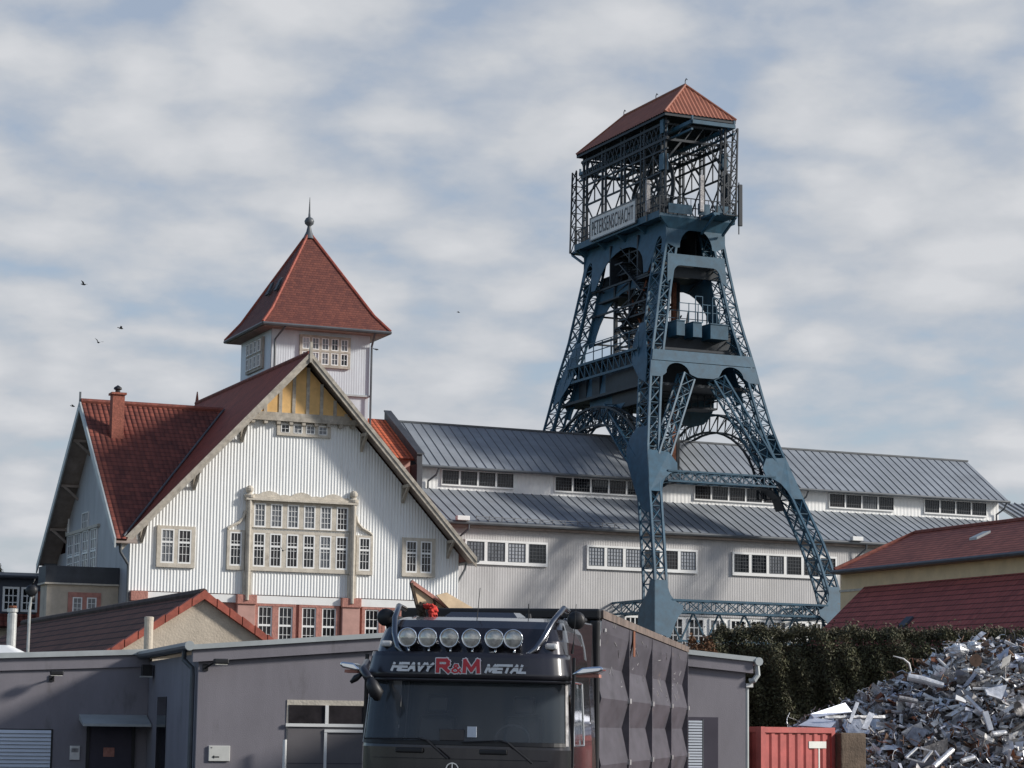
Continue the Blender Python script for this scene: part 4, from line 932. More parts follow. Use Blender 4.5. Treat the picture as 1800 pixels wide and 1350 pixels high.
# upper frame: lattice posts, bracing and roof beams
RZ = 36.55
for sx in (-1, 1):
    X = AC + sx * 1.95
    b = MB()
    posts = [.7, 3.3, BC, 2 * BC - 3.3, 2 * BC - .7]
    for y in posts:
        b.bar((X, y - .22, 31.1), (X, y - .22, RZ + .5), .12); b.bar((X, y + .22, 31.1), (X, y + .22, RZ + .5), .12)
        for i in range(11): b.bar((X, y - .22, 31.3 + i * .5), (X, y + .22, 31.3 + i * .5), .05)
    for y0, y1 in zip(posts[:-1], posts[1:]):
        zm = 33.7; b.bar((X, y0 + .2, zm), (X, y1 - .2, zm), .10)
        for z0, z1 in ((31.15, zm), (zm, 36.0)): b.bar((X, y0 + .2, z0), (X, y1 - .2, z1), .065); b.bar((X, y1 - .2, z0), (X, y0 + .2, z1), .065)
        ym = (y0 + y1) / 2; b.bar((X, ym, zm), (X, ym, 36), .06)
    b.build('side_frame', 'steel_dark_shade', hf)
    # lattice eaves beam
    b = MB()
    for z in (35.55, 36.5): b.bar((X, .2, z), (X, 2 * BC - .2, z), .15)
    n = 20
    for i in range(n):
        y0, y1 = .2 + 11.3 * i / n, .2 + 11.3 * (i + 1) / n; b.bar((X, y0, 35.55), (X, y1, 36.5), .055); b.bar((X, y1, 35.55), (X, y0, 36.5), .055)
    b.bar((X, .2, 34.95), (X, 2 * BC - .2, 34.95), .10); b.build('eaves_beam', 'steel_dark_shade', hf)
for y in (.7, 2 * BC - .7, BC, 3.3, 2 * BC - 3.3):
    b = MB(); hip_ = abs(y - BC) > 4; b.bar((AC - 1.95, y, 35.6), (AC + 1.95, y, 35.6), .14); b.bar((AC - 1.95, y, 36.5), (AC + 1.95, y, 36.5), .12)
    for s in (-1, 1): b.bar((AC + s * 1.95, y, 34.2), (AC + s * .8, y, 35.6), .10)
    if abs(y - BC) > 4: 
        for i in range(6): b.bar((AC - 1.95 + i * .65, y, 35.6), (AC - 1.3 + i * .65, y, 36.5), .055)
    
    if not hip_: b.bar((AC - 1.95, y, 36.6), (AC, y, 38.7), .10); b.bar((AC + 1.95, y, 36.6), (AC, y, 38.7), .10)
    b.build('cross_frame', 'steel_dark_shade', hf)
# corner gusset boxes of the near corner
for q in ((-2.12, -1.78, .45, .95, 33.75, 34.7), (1.75, 2.12, .45, .95, 34.2, 35.1), (-2.1, -1.8, .5, .9, 35.9, 36.7)):
    b = MB(); b.box(AC + q[0], AC + q[1], *q[2:]); b.build('corner_plate', 'steel_blue', hf)
# runway ring that projects past both ends, with lattice end posts
b = MB(); ZR = 36.15; ya, yb_ = -1.6, 2 * BC + 1.3
for s in (-1, 1):
    for z in (ZR, ZR - .42): b.bar((AC + s * 1.35, ya, z), (AC + s * 1.35, yb_, z), .20 if z == ZR else .11)
for y in (ya, yb_): b.bar((AC - 1.35, y, ZR), (AC + 1.35, y, ZR), .16, .22)
for y in (ya, yb_):
    for s in (-1, 1): b.bar((AC + s * 1.35, y, ZR), (AC + s * 1.35, y, ZR + .35), .10)
b.build('runway_beam', 'steel_blue', hf)
for sy, x in ((-1, AC + 1.35), (1, AC - 1.55)):
    ye = BC + sy * (BC + (1.35 if sy < 0 else 1.1)); b = MB(); yi = ye - sy * .15
    bot, top = 31.05, ZR
    a = [(x - .55, ye), (x + .25, ye)]
    for (xx, y) in a: b.bar((xx, y, bot), (xx + .12, y, top), .085)
    b.bar((x - .55, ye - sy * .8, bot), (x - .4, ye - sy * .5, top), .085); b.bar((x + .25, ye - sy * .8, bot), (x + .35, ye - sy * .5, top), .085)
    n = 6
    for i in range(n):
        z0, z1 = bot + (top - bot) * i / n, bot + (top - bot) * (i + 1) / n
        b.bar((a[0][0] + .1, ye, z0), (a[1][0] + .1, ye, z1), .05); b.bar((a[1][0] + .1, ye, z0), (a[0][0] + .1, ye, z1), .05); b.bar((a[0][0] + .05, ye, z0), (a[1][0] + .1, ye, z0), .05)
        b.bar((a[0][0] + .05, ye, z0), (a[0][0] + .05, ye - sy * .7, z1), .045); b.bar((a[1][0] + .1, ye, z1), (a[1][0] + .1, ye - sy * .7, z0), .045)
    b.build('end_post', 'steel_dark_shade', hf)
# rope sheaves
for s in (-.55, .55):
    b = MB(); cy_, cz_ = BC + s * 3.0, 33.5
    ring = [(AC + .4 * (1 if s > 0 else -1), cy_ + 1.75 * math.cos(2 * math.pi * i / 28), cz_ + 1.75 * math.sin(2 * math.pi * i / 28)) for i in range(29)]
    b.tube(ring, .12, 6, False)
    for i in range(10): b.bar((ring[0][0], cy_, cz_), ring[int(i * 2.8)], .07)
    b.build('rope_sheave', 'steel_dark_shade', hf)
b = MB(); b.box(AC - 1.2, AC + 1.2, BC - .4, BC + .4, 31.2, 33.4); b.box(AC - 1.6, AC + .8, 3.0, 4.4, 31.2, 32.3); b.box(AC - .4, AC + 1.4, 7.4, 8.8, 31.2, 32.5); b.build('winding_gear', 'steel_dark_shade', hf)
# roof of orange profiled sheet
x0, x1, y0, y1, ze = AC - 2.32, AC + 2.32, -.12, 2 * BC - .12, 36.95
A_, B_ = (AC, 1.75, 39.2), (AC, 2 * BC - 2.0, 39.2)
b = MB(); E = [(x0, y0, ze), (x1, y0, ze), (x1, y1, ze), (x0, y1, ze)]
def ribbed(b, e0, e1, t1, t0, n, amp=.05):
    """profiled sheet between the eave e0-e1 and the top t0-t1"""
    e0, e1, t0, t1 = map(Vector, (e0, e1, t0, t1)); nr = (e1 - e0).cross((t0 + t1) / 2 - e0).normalized()
    if nr.z < 0: nr = -nr
    ev = (e1 - e0); L = ev.length; ev = ev.normalized(); k = n * 4
    d0, d1 = (t0 - e0).dot(ev), (t1 - e0).dot(ev); hgt = (t0 - e0) - ev * d0
    def ht(u): 
        if u < d0: return u / d0 if d0 > 1e-6 else 1
        if u > d1: return (L - u) / (L - d1) if L - d1 > 1e-6 else 1
        return 1.0
    prev = None; us = sorted(set([L * i / k for i in range(k + 1)] + [min(max(d0, 0), L), min(max(d1, 0), L)]))
    for u in us:
        o_ = nr * amp * (0.5 - .5 * math.cos(2 * math.pi * u / L * n)); p = e0 + ev * u + o_; q = e0 + ev * u + hgt * ht(u) + o_
        if prev: b.face([prev[0], p, q, prev[1]])
        prev = (p, q)
ribbed(b, E[0], E[1], A_, A_, 18); ribbed(b, E[3], E[0], A_, B_, 40); ribbed(b, E[1], E[2], B_, A_, 40); ribbed(b, E[2], E[3], B_, B_, 18)
rf = b.build('roof', 'orange_sheet', hf)
b = MB(); b.face([E[0], E[1], A_]); b.face([E[2], E[3], B_]); b.face([E[3], E[0], A_, B_]); b.face([E[1], E[2], B_, A_])
for f in range(len(b.v)): b.v[f] = (b.v[f][0], b.v[f][1], b.v[f][2] - .04)
b.box(x0 + .02, x1 - .02, y0 + .02, y0 + .06, ze - .18, ze - .02); b.box(x0 + .02, x0 + .06, y0 + .06, y1 - .06, ze - .18, ze - .02); b.box(x1 - .06, x1 - .02, y0 + .06, y1 - .06, ze - .18, ze - .02); b.box(x0 + .02, x1 - .02, y1 - .06, y1 - .02, ze - .18, ze - .02)
b.build('roof_lining', 'steel_dark_shade', rf)
b = MB()
for e, t in ((E[0], A_), (E[1], A_), (E[2], B_), (E[3], B_)): b.tube([(e[0], e[1], e[2] + .05), (t[0], t[1], t[2] + .06)], .075, 6)
b.tube([(AC, A_[1], 39.27), (AC, B_[1], 39.27)], .09, 6); b.build('ridge_trim', 'orange_sheet', rf)
b = MB()
for y in (A_[1], BC - .4, B_[1]): b.tube([(AC, y, 39.2), (AC, y + .02, 39.5), (AC, y - .1, 39.62), (AC, y - .22, 39.52)], .03, 5)
b.build('ridge_hook', 'gutter', rf)
# antennas on the deck: things of their own
def antenna(x, y, z, h, lab, w=.26):
    t = thing('panel_antenna', lab, 'antenna', (0, 0, 0), 0, 'mobile phone antennas on the headframe deck')
    p = Matrix.Translation(FO) @ Matrix.Rotation(FR, 4, 'Z') @ Vector((x, y, z)); t.location = p; t.rotation_euler.z = FR
    b = MB(); b.box(-w / 2, w / 2, -.08, .06, .1, h); b.build('panel', 'scrap_grey' if h < 2.4 else 'steel_dark_shade', t, bevel=.03)
    b = MB(); b.tube([(0, .14, -.35), (0, .14, h + .15)], .035, 6); b.bar((0, .14, .4), (0, .02, .4), .05); b.bar((0, .14, h - .4), (0, .02, h - .4), .05); b.build('mast', 'gutter', t)
antenna(AC + .15, .05, 31.3, 2.25, 'grey upright panel antenna in the middle of the headframe deck front')
antenna(AC + 2.05, .3, 31.4, 2.5, 'dark panel antenna left of the outermost one at the deck corner')
antenna(AC + 2.75, .2, 30.75, 2.55, 'dark panel antenna hanging outermost at the right deck corner')
antenna(AC - 2.5, 1.6, 31.3, 2.0, 'panel antenna right beside the white name board')
# name board
nb = thing('name_board', 'long white board reading PETERSENSCHACHT in dark capitals on the headframe', 'sign', FO, FR)
XB = AC - DW - .10; yb0, yb1, zb0, zb1 = 3.05, 9.0, 31.12, 32.42
b = MB(); b.box(XB - .04, XB, yb0, yb1, zb0, zb1); b.build('board', 'sign_white', nb)
b = MB(); b.box(XB - .07, XB + .01, yb0 - .07, yb0, zb0 - .07, zb1 + .07); b.box(XB - .07, XB + .01, yb1, yb1 + .07, zb0 - .07, zb1 + .07); b.box(XB - .07, XB + .01, yb0, yb1, zb0 - .07, zb0); b.box(XB - .07, XB + .01, yb0, yb1, zb1, zb1 + .07); b.build('board_frame', 'gutter', nb)
me = lettering('lettering', 'PETERSENSCHACHT', 'sign_black', nb, 0, yb1 - yb0 - .5, 0, .88, 0, depth=.006, offset=.0, spacing=1.15)
me.rotation_euler = (R(90), 0, R(-90)); me.location = (XB - .055, yb1 - .25, zb0 + .21)

# ------------------------------------------------------------------ dark workshop with shallow gable
PO, PR = (-5.46, 42.0, 0.0), R(16.4)
ws = thing('workshop', 'dark violet grey rendered workshop with shallow gable, behind the black truck', 'building', PO, PR)
pz = lambda x: 3.98 - abs(x - 5.17) * 0.083
b = MB(); b.prism([(0, 0), (10.35, 0), (10.35, pz(10.35) - .08), (5.17, pz(5.17) - .08), (0, pz(0) - .08)], lambda x, z: (x, 0, z), lambda x, z: (x, .3, z)); b.build('wall', 'purple_render', ws)
b = MB(); b.box(0.002, .3, .3, 9, 0, 3.4); b.build('side_wall', 'purple_render', ws)
b = MB(); b.box(10.05, 10.348, .3, 9, 0, 3.4); b.build('side_wall', 'purple_render', ws)
def gband(d0, d1, y0, y1, x0=-.12, x1=10.47):
    b = MB()
    for xa, xb in ((x0, 5.17), (5.17, x1)):
        b.hexa([(xa, y0, pz(xa) - d0), (xb, y0, pz(xb) - d0), (xb, y1, pz(xb) - d0), (xa, y1, pz(xa) - d0), (xa, y0, pz(xa) - d1), (xb, y0, pz(xb) - d1), (xb, y1, pz(xb) - d1), (xa, y1, pz(xa) - d1)])
    return b
gband(.29, .07, -.10, .05).build('fascia', 'purple_render', ws)
gband(.072, -.015, -.16, 9.0, -.16, 10.5).build('roof', 'coping', ws)
b = MB(); b.tube([(-.20, -.2, 3.53), (-.20, 8, 3.53)], .075, 10); b.tube([(-.2, .35, 3.46), (-.2, .4, 3.3), (-.07, .25, 3.15), (-.07, .2, 3.0), (-.07, .2, 0)], .045, 8); b.build('gutter', 'gutter', ws)
b = MB(); b.lathe([(0, -.225), (.085, -.225), (.085, -.18), (0, -.18)], (-.20, 0, 3.53), 12, 'y'); b.build('gutter_end', 'coping', ws)
b = MB(); b.tube([(10.56, -.18, 3.47), (10.56, 8, 3.47)], .08, 10); b.tube([(10.56, -.05, 3.43), (10.58, -.05, 3.22), (10.50, -.06, 3.12), (10.42, -.02, 3.1)], .055, 8); b.tube([(10.40, .06, 3.05), (10.40, .06, 0)], .045, 8); b.build('gutter', 'coping', ws)
b = MB(); b.box(10.36, 10.50, -.02, .1, 2.99, 3.06); b.build('pipe_clip', 'white_plastic', ws)
# gate
b = MB(); b.box(1.60, 4.30, -.012, -.002, 0, 2.62); b.build('gate_recess', 'sandstone', ws)
g8 = MB(); g8.box(1.62, 4.28, -.022, -.0125, 0, 2.16); gt = g8.build('gate', 'door_grey', ws)
for x0, x1 in ((1.63, 2.29), (2.36, 3.02), (3.09, 4.27)):
    b = MB(); b.box(x0, x1, -.020, -.0125, 2.20, 2.53); b.build('pane', 'glass_old', gt)
b = MB(); b.box(1.58, 4.30, -.05, -.0225, 2.15, 2.205)
for x in (2.29, 3.02): b.box(x, x + .06, -.045, -.0225, 2.205, 2.53)
b.box(2.28, 2.33, -.045, -.0225, 0, 2.10); b.box(2.28, 3.2, -.05, -.0225, 2.055, 2.105); b.box(3.2, 3.25, -.045, -.0225, 0, 2.1); b.build('gate_frame', 'white_plastic', gt)
b = MB(); 
for z in (.5, 1.0, 1.5): b.box(1.62, 2.28, -.026, -.0222, z, z + .012); b.box(2.33, 3.2, -.026, -.0222, z, z + .012)
b.build('gate_joint', 'dark_render', gt)
# shuttered window
b = MB(); b.box(9.18, 9.80, -.006, -.001, 1.1, 2.42); b.build('window_recess', 'dark_render', ws)
b = MB(); 
for i in range(24): b.box(9.2, 9.47, -.03, -.0065, 1.12 + i * .052, 1.12 + i * .052 + .036)
b.build('slat_blind', 'blind', ws)
b = MB(); b.box(9.48, 9.5, -.03, -.0065, 1.1, 2.38); b.build('window_frame', 'gutter', ws)
# office wing at the left
ofc = thing('office_wing', 'low dark violet wing at the left with door canopy and blinds in half shade', 'building', PO, PR)
oz = lambda x: 3.60 + x * .047
b = MB(); b.prism([(-9, 0), (-.002, 0), (-.002, oz(0) - .06), (-9, oz(-9) - .06)], lambda x, z: (x, 6.3, z), lambda x, z: (x, 6.6, z)); b.build('wall', 'purple_render', ofc)
for d0, d1, y0, nm, m_ in ((.055, -.05, 6.18, 'coping', 'coping'), (.30, .06, 6.25, 'fascia', 'purple_render')):
    b = MB(); b.hexa([(-9, y0, oz(-9) - d0), (-.003, y0, oz(0) - d0), (-.003, 6.5, oz(0) - d0), (-9, 6.5, oz(-9) - d0), (-9, y0, oz(-9) - d1), (-.003, y0, oz(0) - d1), (-.003, 6.5, oz(0) - d1), (-9, 6.5, oz(-9) - d1)]); b.build(nm, m_, ofc)
b = MB(); b.hexa([(-9, 6.5, oz(-9)-.08), (-.1, 6.5, oz(0)-.08), (-.1, 13, oz(0)-.08), (-9, 13, oz(-9)-.08), (-9, 6.5, oz(-9)-.02), (-.1, 6.5, oz(0)-.02), (-.1, 13, oz(0)-.02), (-9, 13, oz(-9)-.02)]); b.build('roof', 'coping', ofc)
b = MB(); b.hexa([(-1.36, 5.55, 2.10), (-.02, 5.55, 2.10), (-.02, 6.3, 2.22), (-1.36, 6.3, 2.22), (-1.36, 5.55, 2.15), (-.02, 5.55, 2.15), (-.02, 6.3, 2.33), (-1.36, 6.3, 2.33)]); b.build('canopy', 'coping', ofc)
b = MB(); b.box(-1.14, -.30, 6.27, 6.30, 0, 2.12); dr = b.build('door', 'dark_render', ofc)
b = MB(); b.box(-1.2, -1.14, 6.25, 6.3, 0, 2.16); b.box(-.30, -.24, 6.25, 6.3, 0, 2.16); b.box(-1.14, -.30, 6.25, 6.3, 2.12, 2.16); b.build('door_frame', 'black_plastic', dr)
b = MB(); b.tube([(-1.05, 6.22, 1.0), (-1.05, 6.22, 1.25)], .018, 6); b.bar((-1.05, 6.22, 1.02), (-1.05, 6.28, 1.02), .015); b.bar((-1.05, 6.22, 1.23), (-1.05, 6.28, 1.23), .015); b.build('handle', 'galvanised', dr)
b = MB(); b.box(-.86, -.64, 6.262, 6.27, 1.50, 1.68); b.build('notice', 'red_sandstone', dr)
b = MB(); b.box(-5.2, -1.86, 6.285, 6.30, .9, 2.03); wf = b.build('window_recess', 'black_plastic', ofc)
b = MB()
for i in range(15): b.hexa([(-5.15, 6.255, .92 + i * .073), (-1.9, 6.255, .92 + i * .073), (-1.9, 6.282, .945 + i * .073), (-5.15, 6.282, .945 + i * .073), (-5.15, 6.255, .925 + i * .073), (-1.9, 6.255, .925 + i * .073), (-1.9, 6.282, .985 + i * .073), (-5.15, 6.282, .985 + i * .073)])
b.build('slat_blind', 'blind', ofc)
b = MB(); b.box(-.012, .0015, 3.7, 4.9, 1.2, 2.68); b.build('window', 'glass', ws)
def put(o, fr, fo, x, y, z):
    o.location = Matrix.Translation(fo) @ Matrix.Rotation(fr, 4, 'Z') @ Vector((x, y, z)); o.rotation_euler.z = fr; return o
t = put(thing('intercom_plate', 'small pale plate on the dark wall between blinds and door', 'plate'), PR, PO, -1.42, 6.29, 1.43)
b = MB(); b.box(-.1, .1, -.03, .0, 0, .28); b.build('plate', 'scrap_pale', t, bevel=.01); b = MB(); b.box(-.07, .07, -.036, -.0305, .15, .23); b.build('label_field', 'scrap_grey', t)
t = put(thing('wall_sign', 'white plate with black left arrow on the workshop wall', 'sign'), PR, PO, .22, -.004, 1.53)
b = MB(); b.box(0, .38, -.03, 0, 0, .27); b.build('plate', 'sign_white', t, bevel=.008)
b = MB(); b.prism([(.06, .075), (.10, .105), (.10, .085), (.19, .085), (.19, .065), (.10, .065), (.10, .045)], lambda x, z: (x, -.034, z), lambda x, z: (x, -.0305, z)); b.build('arrow', 'sign_black', t)
b = MB(); b.box(.04, .065, -.034, -.0305, .225, .25); b.build('mark', 'scrap_grey', t)
def wall_lamp(x, y, z, dx, lab):
    t = put(thing('wall_lamp', lab, 'lamp', group='lamps on the workshop walls'), PR, PO, x, y, z)
    b = MB(); b.box(-.05, .05, -.02, 0, -.08, .04); b.tube([(0, -.02, -.03), (dx * .4, -.22, .06), (dx * .8, -.30, .09)], .018, 6); b.build('arm', 'black_plastic', t)
    b = MB(); b.box(dx * .8 - .13, dx * .8 + .13, -.40, -.24, .04, .13); h = b.build('lamp_head', 'black_plastic', t, bevel=.02)
    b = MB(); b.box(dx * .8 - .11, dx * .8 + .11, -.39, -.25, .022, .038); b.build('lens', 'lens', h)
wall_lamp(.12, 0, 3.18, .28, 'dark angled lamp beside the downpipe corner of the workshop')
wall_lamp(-1.93, 6.3, 3.05, .08, 'small dark lamp on the sunlit part of the left wall')
t = put(thing('wall_lamp', 'square lamp with pale rim high in the shaded corner', 'lamp', group='lamps on the workshop walls'), PR, PO, -.02, 5.6, 3.1)
b = MB(); b.box(-.22, -.02, -.12, .12, 0, .22); b.build('lamp_head', 'black_plastic', t); b = MB(); b.box(-.24, -.02, -.14, .14, -.03, -.002); b.build('rim', 'galvanised', t)
t = put(thing('guard_post', 'slim white post standing left of the workshop gate', 'post'), PR, PO, 1.53, -.25, 0)
b = MB(); b.tube([(0, 0, 0), (0, 0, 1.92)], .035, 10); b.build('post', 'white_plastic', t)
# roof furniture of the office wing
t = thing('flue_pipe', 'rust streaked beige flue pipe before the cream shed gable', 'pipe', (-7.57, 50.0, 3.45), group='flue pipes on the roof'); b = MB(); b.lathe([(.095, 0), (.095, .86), (.10, .87), (.10, .93), (.07, .94), (0, .94)], n=14); b.build('pipe', 'cream_render', t, smooth=False)
t = thing('flue_pipe', 'shiny steel flue pipe left of the tall mast', 'pipe', (-10.45, 50.0, 3.3), group='flue pipes on the roof'); b = MB(); b.lathe([(.10, 0), (.10, 1.1), (.08, 1.14), (.115, 1.15), (.115, 1.22), (0, 1.24)], n=14); b.build('pipe', 'galvanised', t)
b = MB(); b.lathe([(.09, 1.24), (.09, 1.28), (0, 1.28)], n=10); b.build('pipe_rim', 'rust', t)
t = thing('flue_pipe', 'steel flue pipe cut off by the left picture edge', 'pipe', (-10.84, 50.0, 3.3), group='flue pipes on the roof'); b = MB(); b.lathe([(.10, 0), (.10, .85), (.13, .87), (.13, .95), (0, 1.0)], n=14); b.build('pipe', 'galvanised', t)
t = thing('roof_dome', 'pale domed rooflight at the far left of the dark wing', 'rooflight', (-10.7, 49.6, 3.28))
b = MB(); b.hexa([(-.75, -.5, 0), (.75, -.5, 0), (.75, .5, 0), (-.75, .5, 0), (-.7, -.45, .26), (.7, -.45, .26), (.7, .45, .26), (-.7, .45, .26)]); b.build('curb', 'coping', t)
b = MB(); b.hexa([(-.7, -.46, .262), (.7, -.46, .262), (.7, .46, .262), (-.7, .46, .262), (-.3, -.2, .46), (.3, -.2, .46), (.3, .2, .46), (-.3, .2, .46)]); b.build('dome', 'white_plastic', t, bevel=.06)
t = thing('lamp_mast', 'slender grey mast with round black head at far left', 'mast', (-11.0, 54.5, 0)); b = MB(); b.tube([(0, 0, 0), (0, 0, 4.75), (.03, 0, 5.0)], .035, 8); b.build('pole', 'galvanised', t)
b = MB(); b.lathe([(0, -.10), (.10, -.09), (.135, -.04), (.135, .02), (.09, .10), (0, .12)], (.03, 0, 5.15), 16, 'y'); b.box(-.03, .09, -.02, .06, 4.9, 5.05); b.bar((.05, 0, 5.28), (.09, 0, 5.42), .03); b.build('lamp_head', 'black_plastic', t, smooth=True)

# ------------------------------------------------------------------ truck (local: x to its left hand side, front at y = 0)
TO, TR_ = (-0.49, 27.0, 0.0), R(-9.0)
trk = thing('truck', 'black truck tractor with six round roof lamps facing the viewer', 'truck', TO, TR_)
trk.rotation_euler.y = 0.010; trk.location = (TO[0] - .06, TO[1], 0)
LV_ = [(.45, 1.20, .03), (1.3, 1.215, 0), (1.95, 1.21, .0), (2.02, 1.205, .01), (2.72, 1.165, .17), (3.02, 1.125, .25), (3.18, 1.10, .31), (3.32, 1.06, .40), (3.41, 1.01, .56), (3.46, .96, .90), (3.49, .92, 1.4), (3.515, .88, 2.0), (3.52, .86, 2.3)]
FRC = [0, .2, .4, .6, .75, .86, .93, .975, 1.0, 1.0, 1.0, 1.0]
OFF = [0, .004, .012, .035, .07, .12, .185, .27, .38, .8, 1.5, 2.4]
def surf(z, f, side):
    zs = [l[0] for l in LV_]; w = float(np.interp(z, zs, [l[1] for l in LV_])); y = float(np.interp(z, zs, [l[2] for l in LV_]))
    i = f * (len(FRC) - 1); fr_ = float(np.interp(i, range(len(FRC)), FRC)); of = float(np.interp(i, range(len(FRC)), OFF))
    return (side * w * fr_, min(y + of, 2.35), z)
def skin(b, z0, z1, nz, f0, f1, nf, dy=0.0, grow=1.0, sides=(-1, 1)):
    cols = [(s, f0 + (f1 - f0) * k / nf) for s in (-1,) for k in range(nf, -1, -1)] + [(1, f0 + (f1 - f0) * k / nf) for k in range(1 if f0 == 0 else 0, nf + 1)]
    base = len(b.v)
    for i in range(nz + 1):
        z = z0 + (z1 - z0) * i / nz
        for s, f in cols:
            p = surf(z, f, s); b.v.append((p[0] * grow, p[1] + dy, p[2]))
    m_ = len(cols)
    for i in range(nz):
        for k in range(m_ - 1):
            if f0 > 0 and cols[k][0] != cols[k + 1][0]: continue
            b.f.append((base + i * m_ + k, base + i * m_ + k + 1, base + (i + 1) * m_ + k + 1, base + (i + 1) * m_ + k)); b.uv.append(None); b.mi.append(b.cur)
b = MB()
for i in range(len(LV_) - 1): skin(b, LV_[i][0], LV_[i + 1][0], 3, .60 if i == 3 else 0, 1, 33)
b.face([(-.86, 2.35, 3.52), (.86, 2.35, 3.52), (.86, 2.3, 3.52), (-.86, 2.3, 3.52)]); b.face([(-1.2, 2.35, .45), (1.2, 2.35, .45), (.86, 2.35, 3.52), (-.86, 2.35, 3.52)])
cab = b.build('cab', 'truck_paint', trk, smooth=True)
b = MB(); skin(b, 2.03, 2.70, 6, 0, .60, 20, -.012, 1.004); b.build('windscreen', 'windscreen', trk, smooth=True)
for s_ in (-1, 1):
    b = MB()
    for i in range(7):
        z = 1.995 + .725 * i / 6; p, q = surf(z, .612, s_), surf(z, .665, s_); b.v += [(p[0] * 1.006, p[1] - .014, z), (q[0] * 1.006, q[1] - .014, z)]
    for i in range(6): b.f.append((2 * i, 2 * i + 1, 2 * i + 3, 2 * i + 2)); b.uv.append(None); b.mi.append(0)
    b.build('windscreen_pillar', 'scrap_grey', trk, smooth=True)
b = MB(); skin(b, 1.985, 2.028, 1, 0, .62, 20, -.02, 1.004); b.build('windscreen_seal', 'black_plastic', trk)
# cab interior behind the glass
b = MB(); b.box(-1.08, 1.08, .16, .62, 1.9, 2.0); b.tube([(.50 + .2 * math.cos(t), .62, 2.06 + .16 * math.sin(t)) for t in np.linspace(0, 6.3, 18)], .015, 5); b.build('dashboard', 'dash', trk)
for x in (-.52, .52):
    b = MB(); b.hexa([(x - .26, 1.15, 1.6), (x + .26, 1.15, 1.6), (x + .26, 1.35, 1.6), (x - .26, 1.35, 1.6), (x - .22, 1.28, 2.32), (x + .22, 1.28, 2.32), (x + .22, 1.42, 2.32), (x - .22, 1.42, 2.32)]); b.box(x - .13, x + .13, 1.29, 1.40, 2.34, 2.56); b.build('seat', 'visor', trk, bevel=.04)
b = MB(); b.box(-1.1, 1.1, 2.0, 2.05, 1.2, 3.2); b.build('rear_lining', 'dash', trk)
# sun visor
b = MB(); n0 = len(b.v); skin(b, 2.74, 3.03, 5, 0, .78, 26, -.15, 1.02); skin(b, 2.70, 2.74, 1, 0, .78, 26, -.13, 1.015)
vis = b.build('sun_visor', 'visor', trk, smooth=True); sm = vis.modifiers.new('shell', 'SOLIDIFY'); sm.thickness = .02
yv = surf(2.88, 0, 1)[1] - .15
STROKES = {'H': [((0, 0), (0, 1)), ((1, 0), (1, 1)), ((0, .5), (1, .5))], 'E': [((0, 0), (0, 1)), ((0, 0), (1, 0)), ((0, 1), (1, 1)), ((0, .5), (.9, .5))],
 'A': [((0, 0), (.5, 1)), ((.5, 1), (1, 0)), ((.2, .33), (.8, .33))], 'V': [((0, 1), (.5, 0)), ((.5, 0), (1, 1))], 'Y': [((0, 1), (.5, .45)), ((1, 1), (.5, .45)), ((.5, .45), (.5, 0))],
 'M': [((0, 0), (.04, 1)), ((.04, 1), (.5, .15)), ((.5, .15), (.96, 1)), ((.96, 1), (1, 0))], 'T': [((0, 1), (1, 1)), ((.5, 1), (.5, 0))], 'L': [((0, 0), (0, 1)), ((0, 0), (1, 0))],
 'R': [((0, 0), (0, 1)), ((0, 1), (.8, 1)), ((.8, 1), (.95, .86)), ((.95, .86), (.95, .64)), ((.95, .64), (.8, .48)), ((0, .48), (.8, .48)), ((.45, .48), (1, 0))],
 '&': [((1, 0), (.25, .78)), ((.25, .78), (.35, 1)), ((.35, 1), (.6, 1)), ((.6, 1), (.68, .8)), ((.68, .8), (.05, .38)), ((.05, .38), (.05, .12)), ((.05, .12), (.3, 0)), ((.3, 0), (.6, .05)), ((.6, .05), (.95, .5))]}
def stroke_letters(name, txt, m, x0, x1, z0, z1, y, w, shear=0.0, widths=None, heights=None, ws=None):
    """block letters from bars, each stroke a hair in front of the last"""
    widths = widths or [1.0] * len(txt); gap = .34; w0 = w; tot = sum(widths) + gap * (len(txt) - 1); u = (x1 - x0) / tot; x = x0; b = MB(); k = 0
    for i, ch in enumerate(txt):
        w = w0 * (ws[i] if ws else 1); hgt = (z1 - z0) * (heights[i] if heights else 1); W_ = widths[i] * u
        for (ax, az), (bx, bz) in STROKES[ch]:
            pa = Vector((x + ax * W_ + shear * az * hgt, y - .0004 * k, z0 + w / 2 + az * (hgt - w))); pb = Vector((x + bx * W_ + shear * bz * hgt, y - .0004 * k, z0 + w / 2 + bz * (hgt - w)))
            d = (pb - pa).normalized() * w * .42;
            dd = (pb - pa).normalized(); n_ = Vector((-dd.z, 0, dd.x)) * w / 2; f = Vector((0, .002, 0))
            b.hexa([pa - d - n_ - f, pb + d - n_ - f, pb + d + n_ - f, pa - d + n_ - f, pa - d - n_ + f, pb + d - n_ + f, pb + d + n_ + f, pa - d + n_ + f]); k += 1
        x += W_ + gap * u
    return b.build(name, m, vis)
stroke_letters('lettering', 'HEAVY', 'silver_decal', -.82, -.37, 2.80, 2.905, yv - .034, .027, .28)
stroke_letters('lettering', 'METAL', 'silver_decal', .265, .715, 2.795, 2.90, yv - .034, .027, .28, [1.25, 1, 1, 1.05, .9])
stroke_letters('lettering', 'R&M', 'silver_decal', -.290, .180, 2.777, 2.965, yv - .022, .062, 0, [1, .8, 1.3], [1, .66, 1], [1, .62, 1])
stroke_letters('lettering', 'R&M', 'red_decal', -.290, .180, 2.788, 2.954, yv - .032, .040, 0, [1, .8, 1.3], [1, .64, 1], [1, .48, 1])
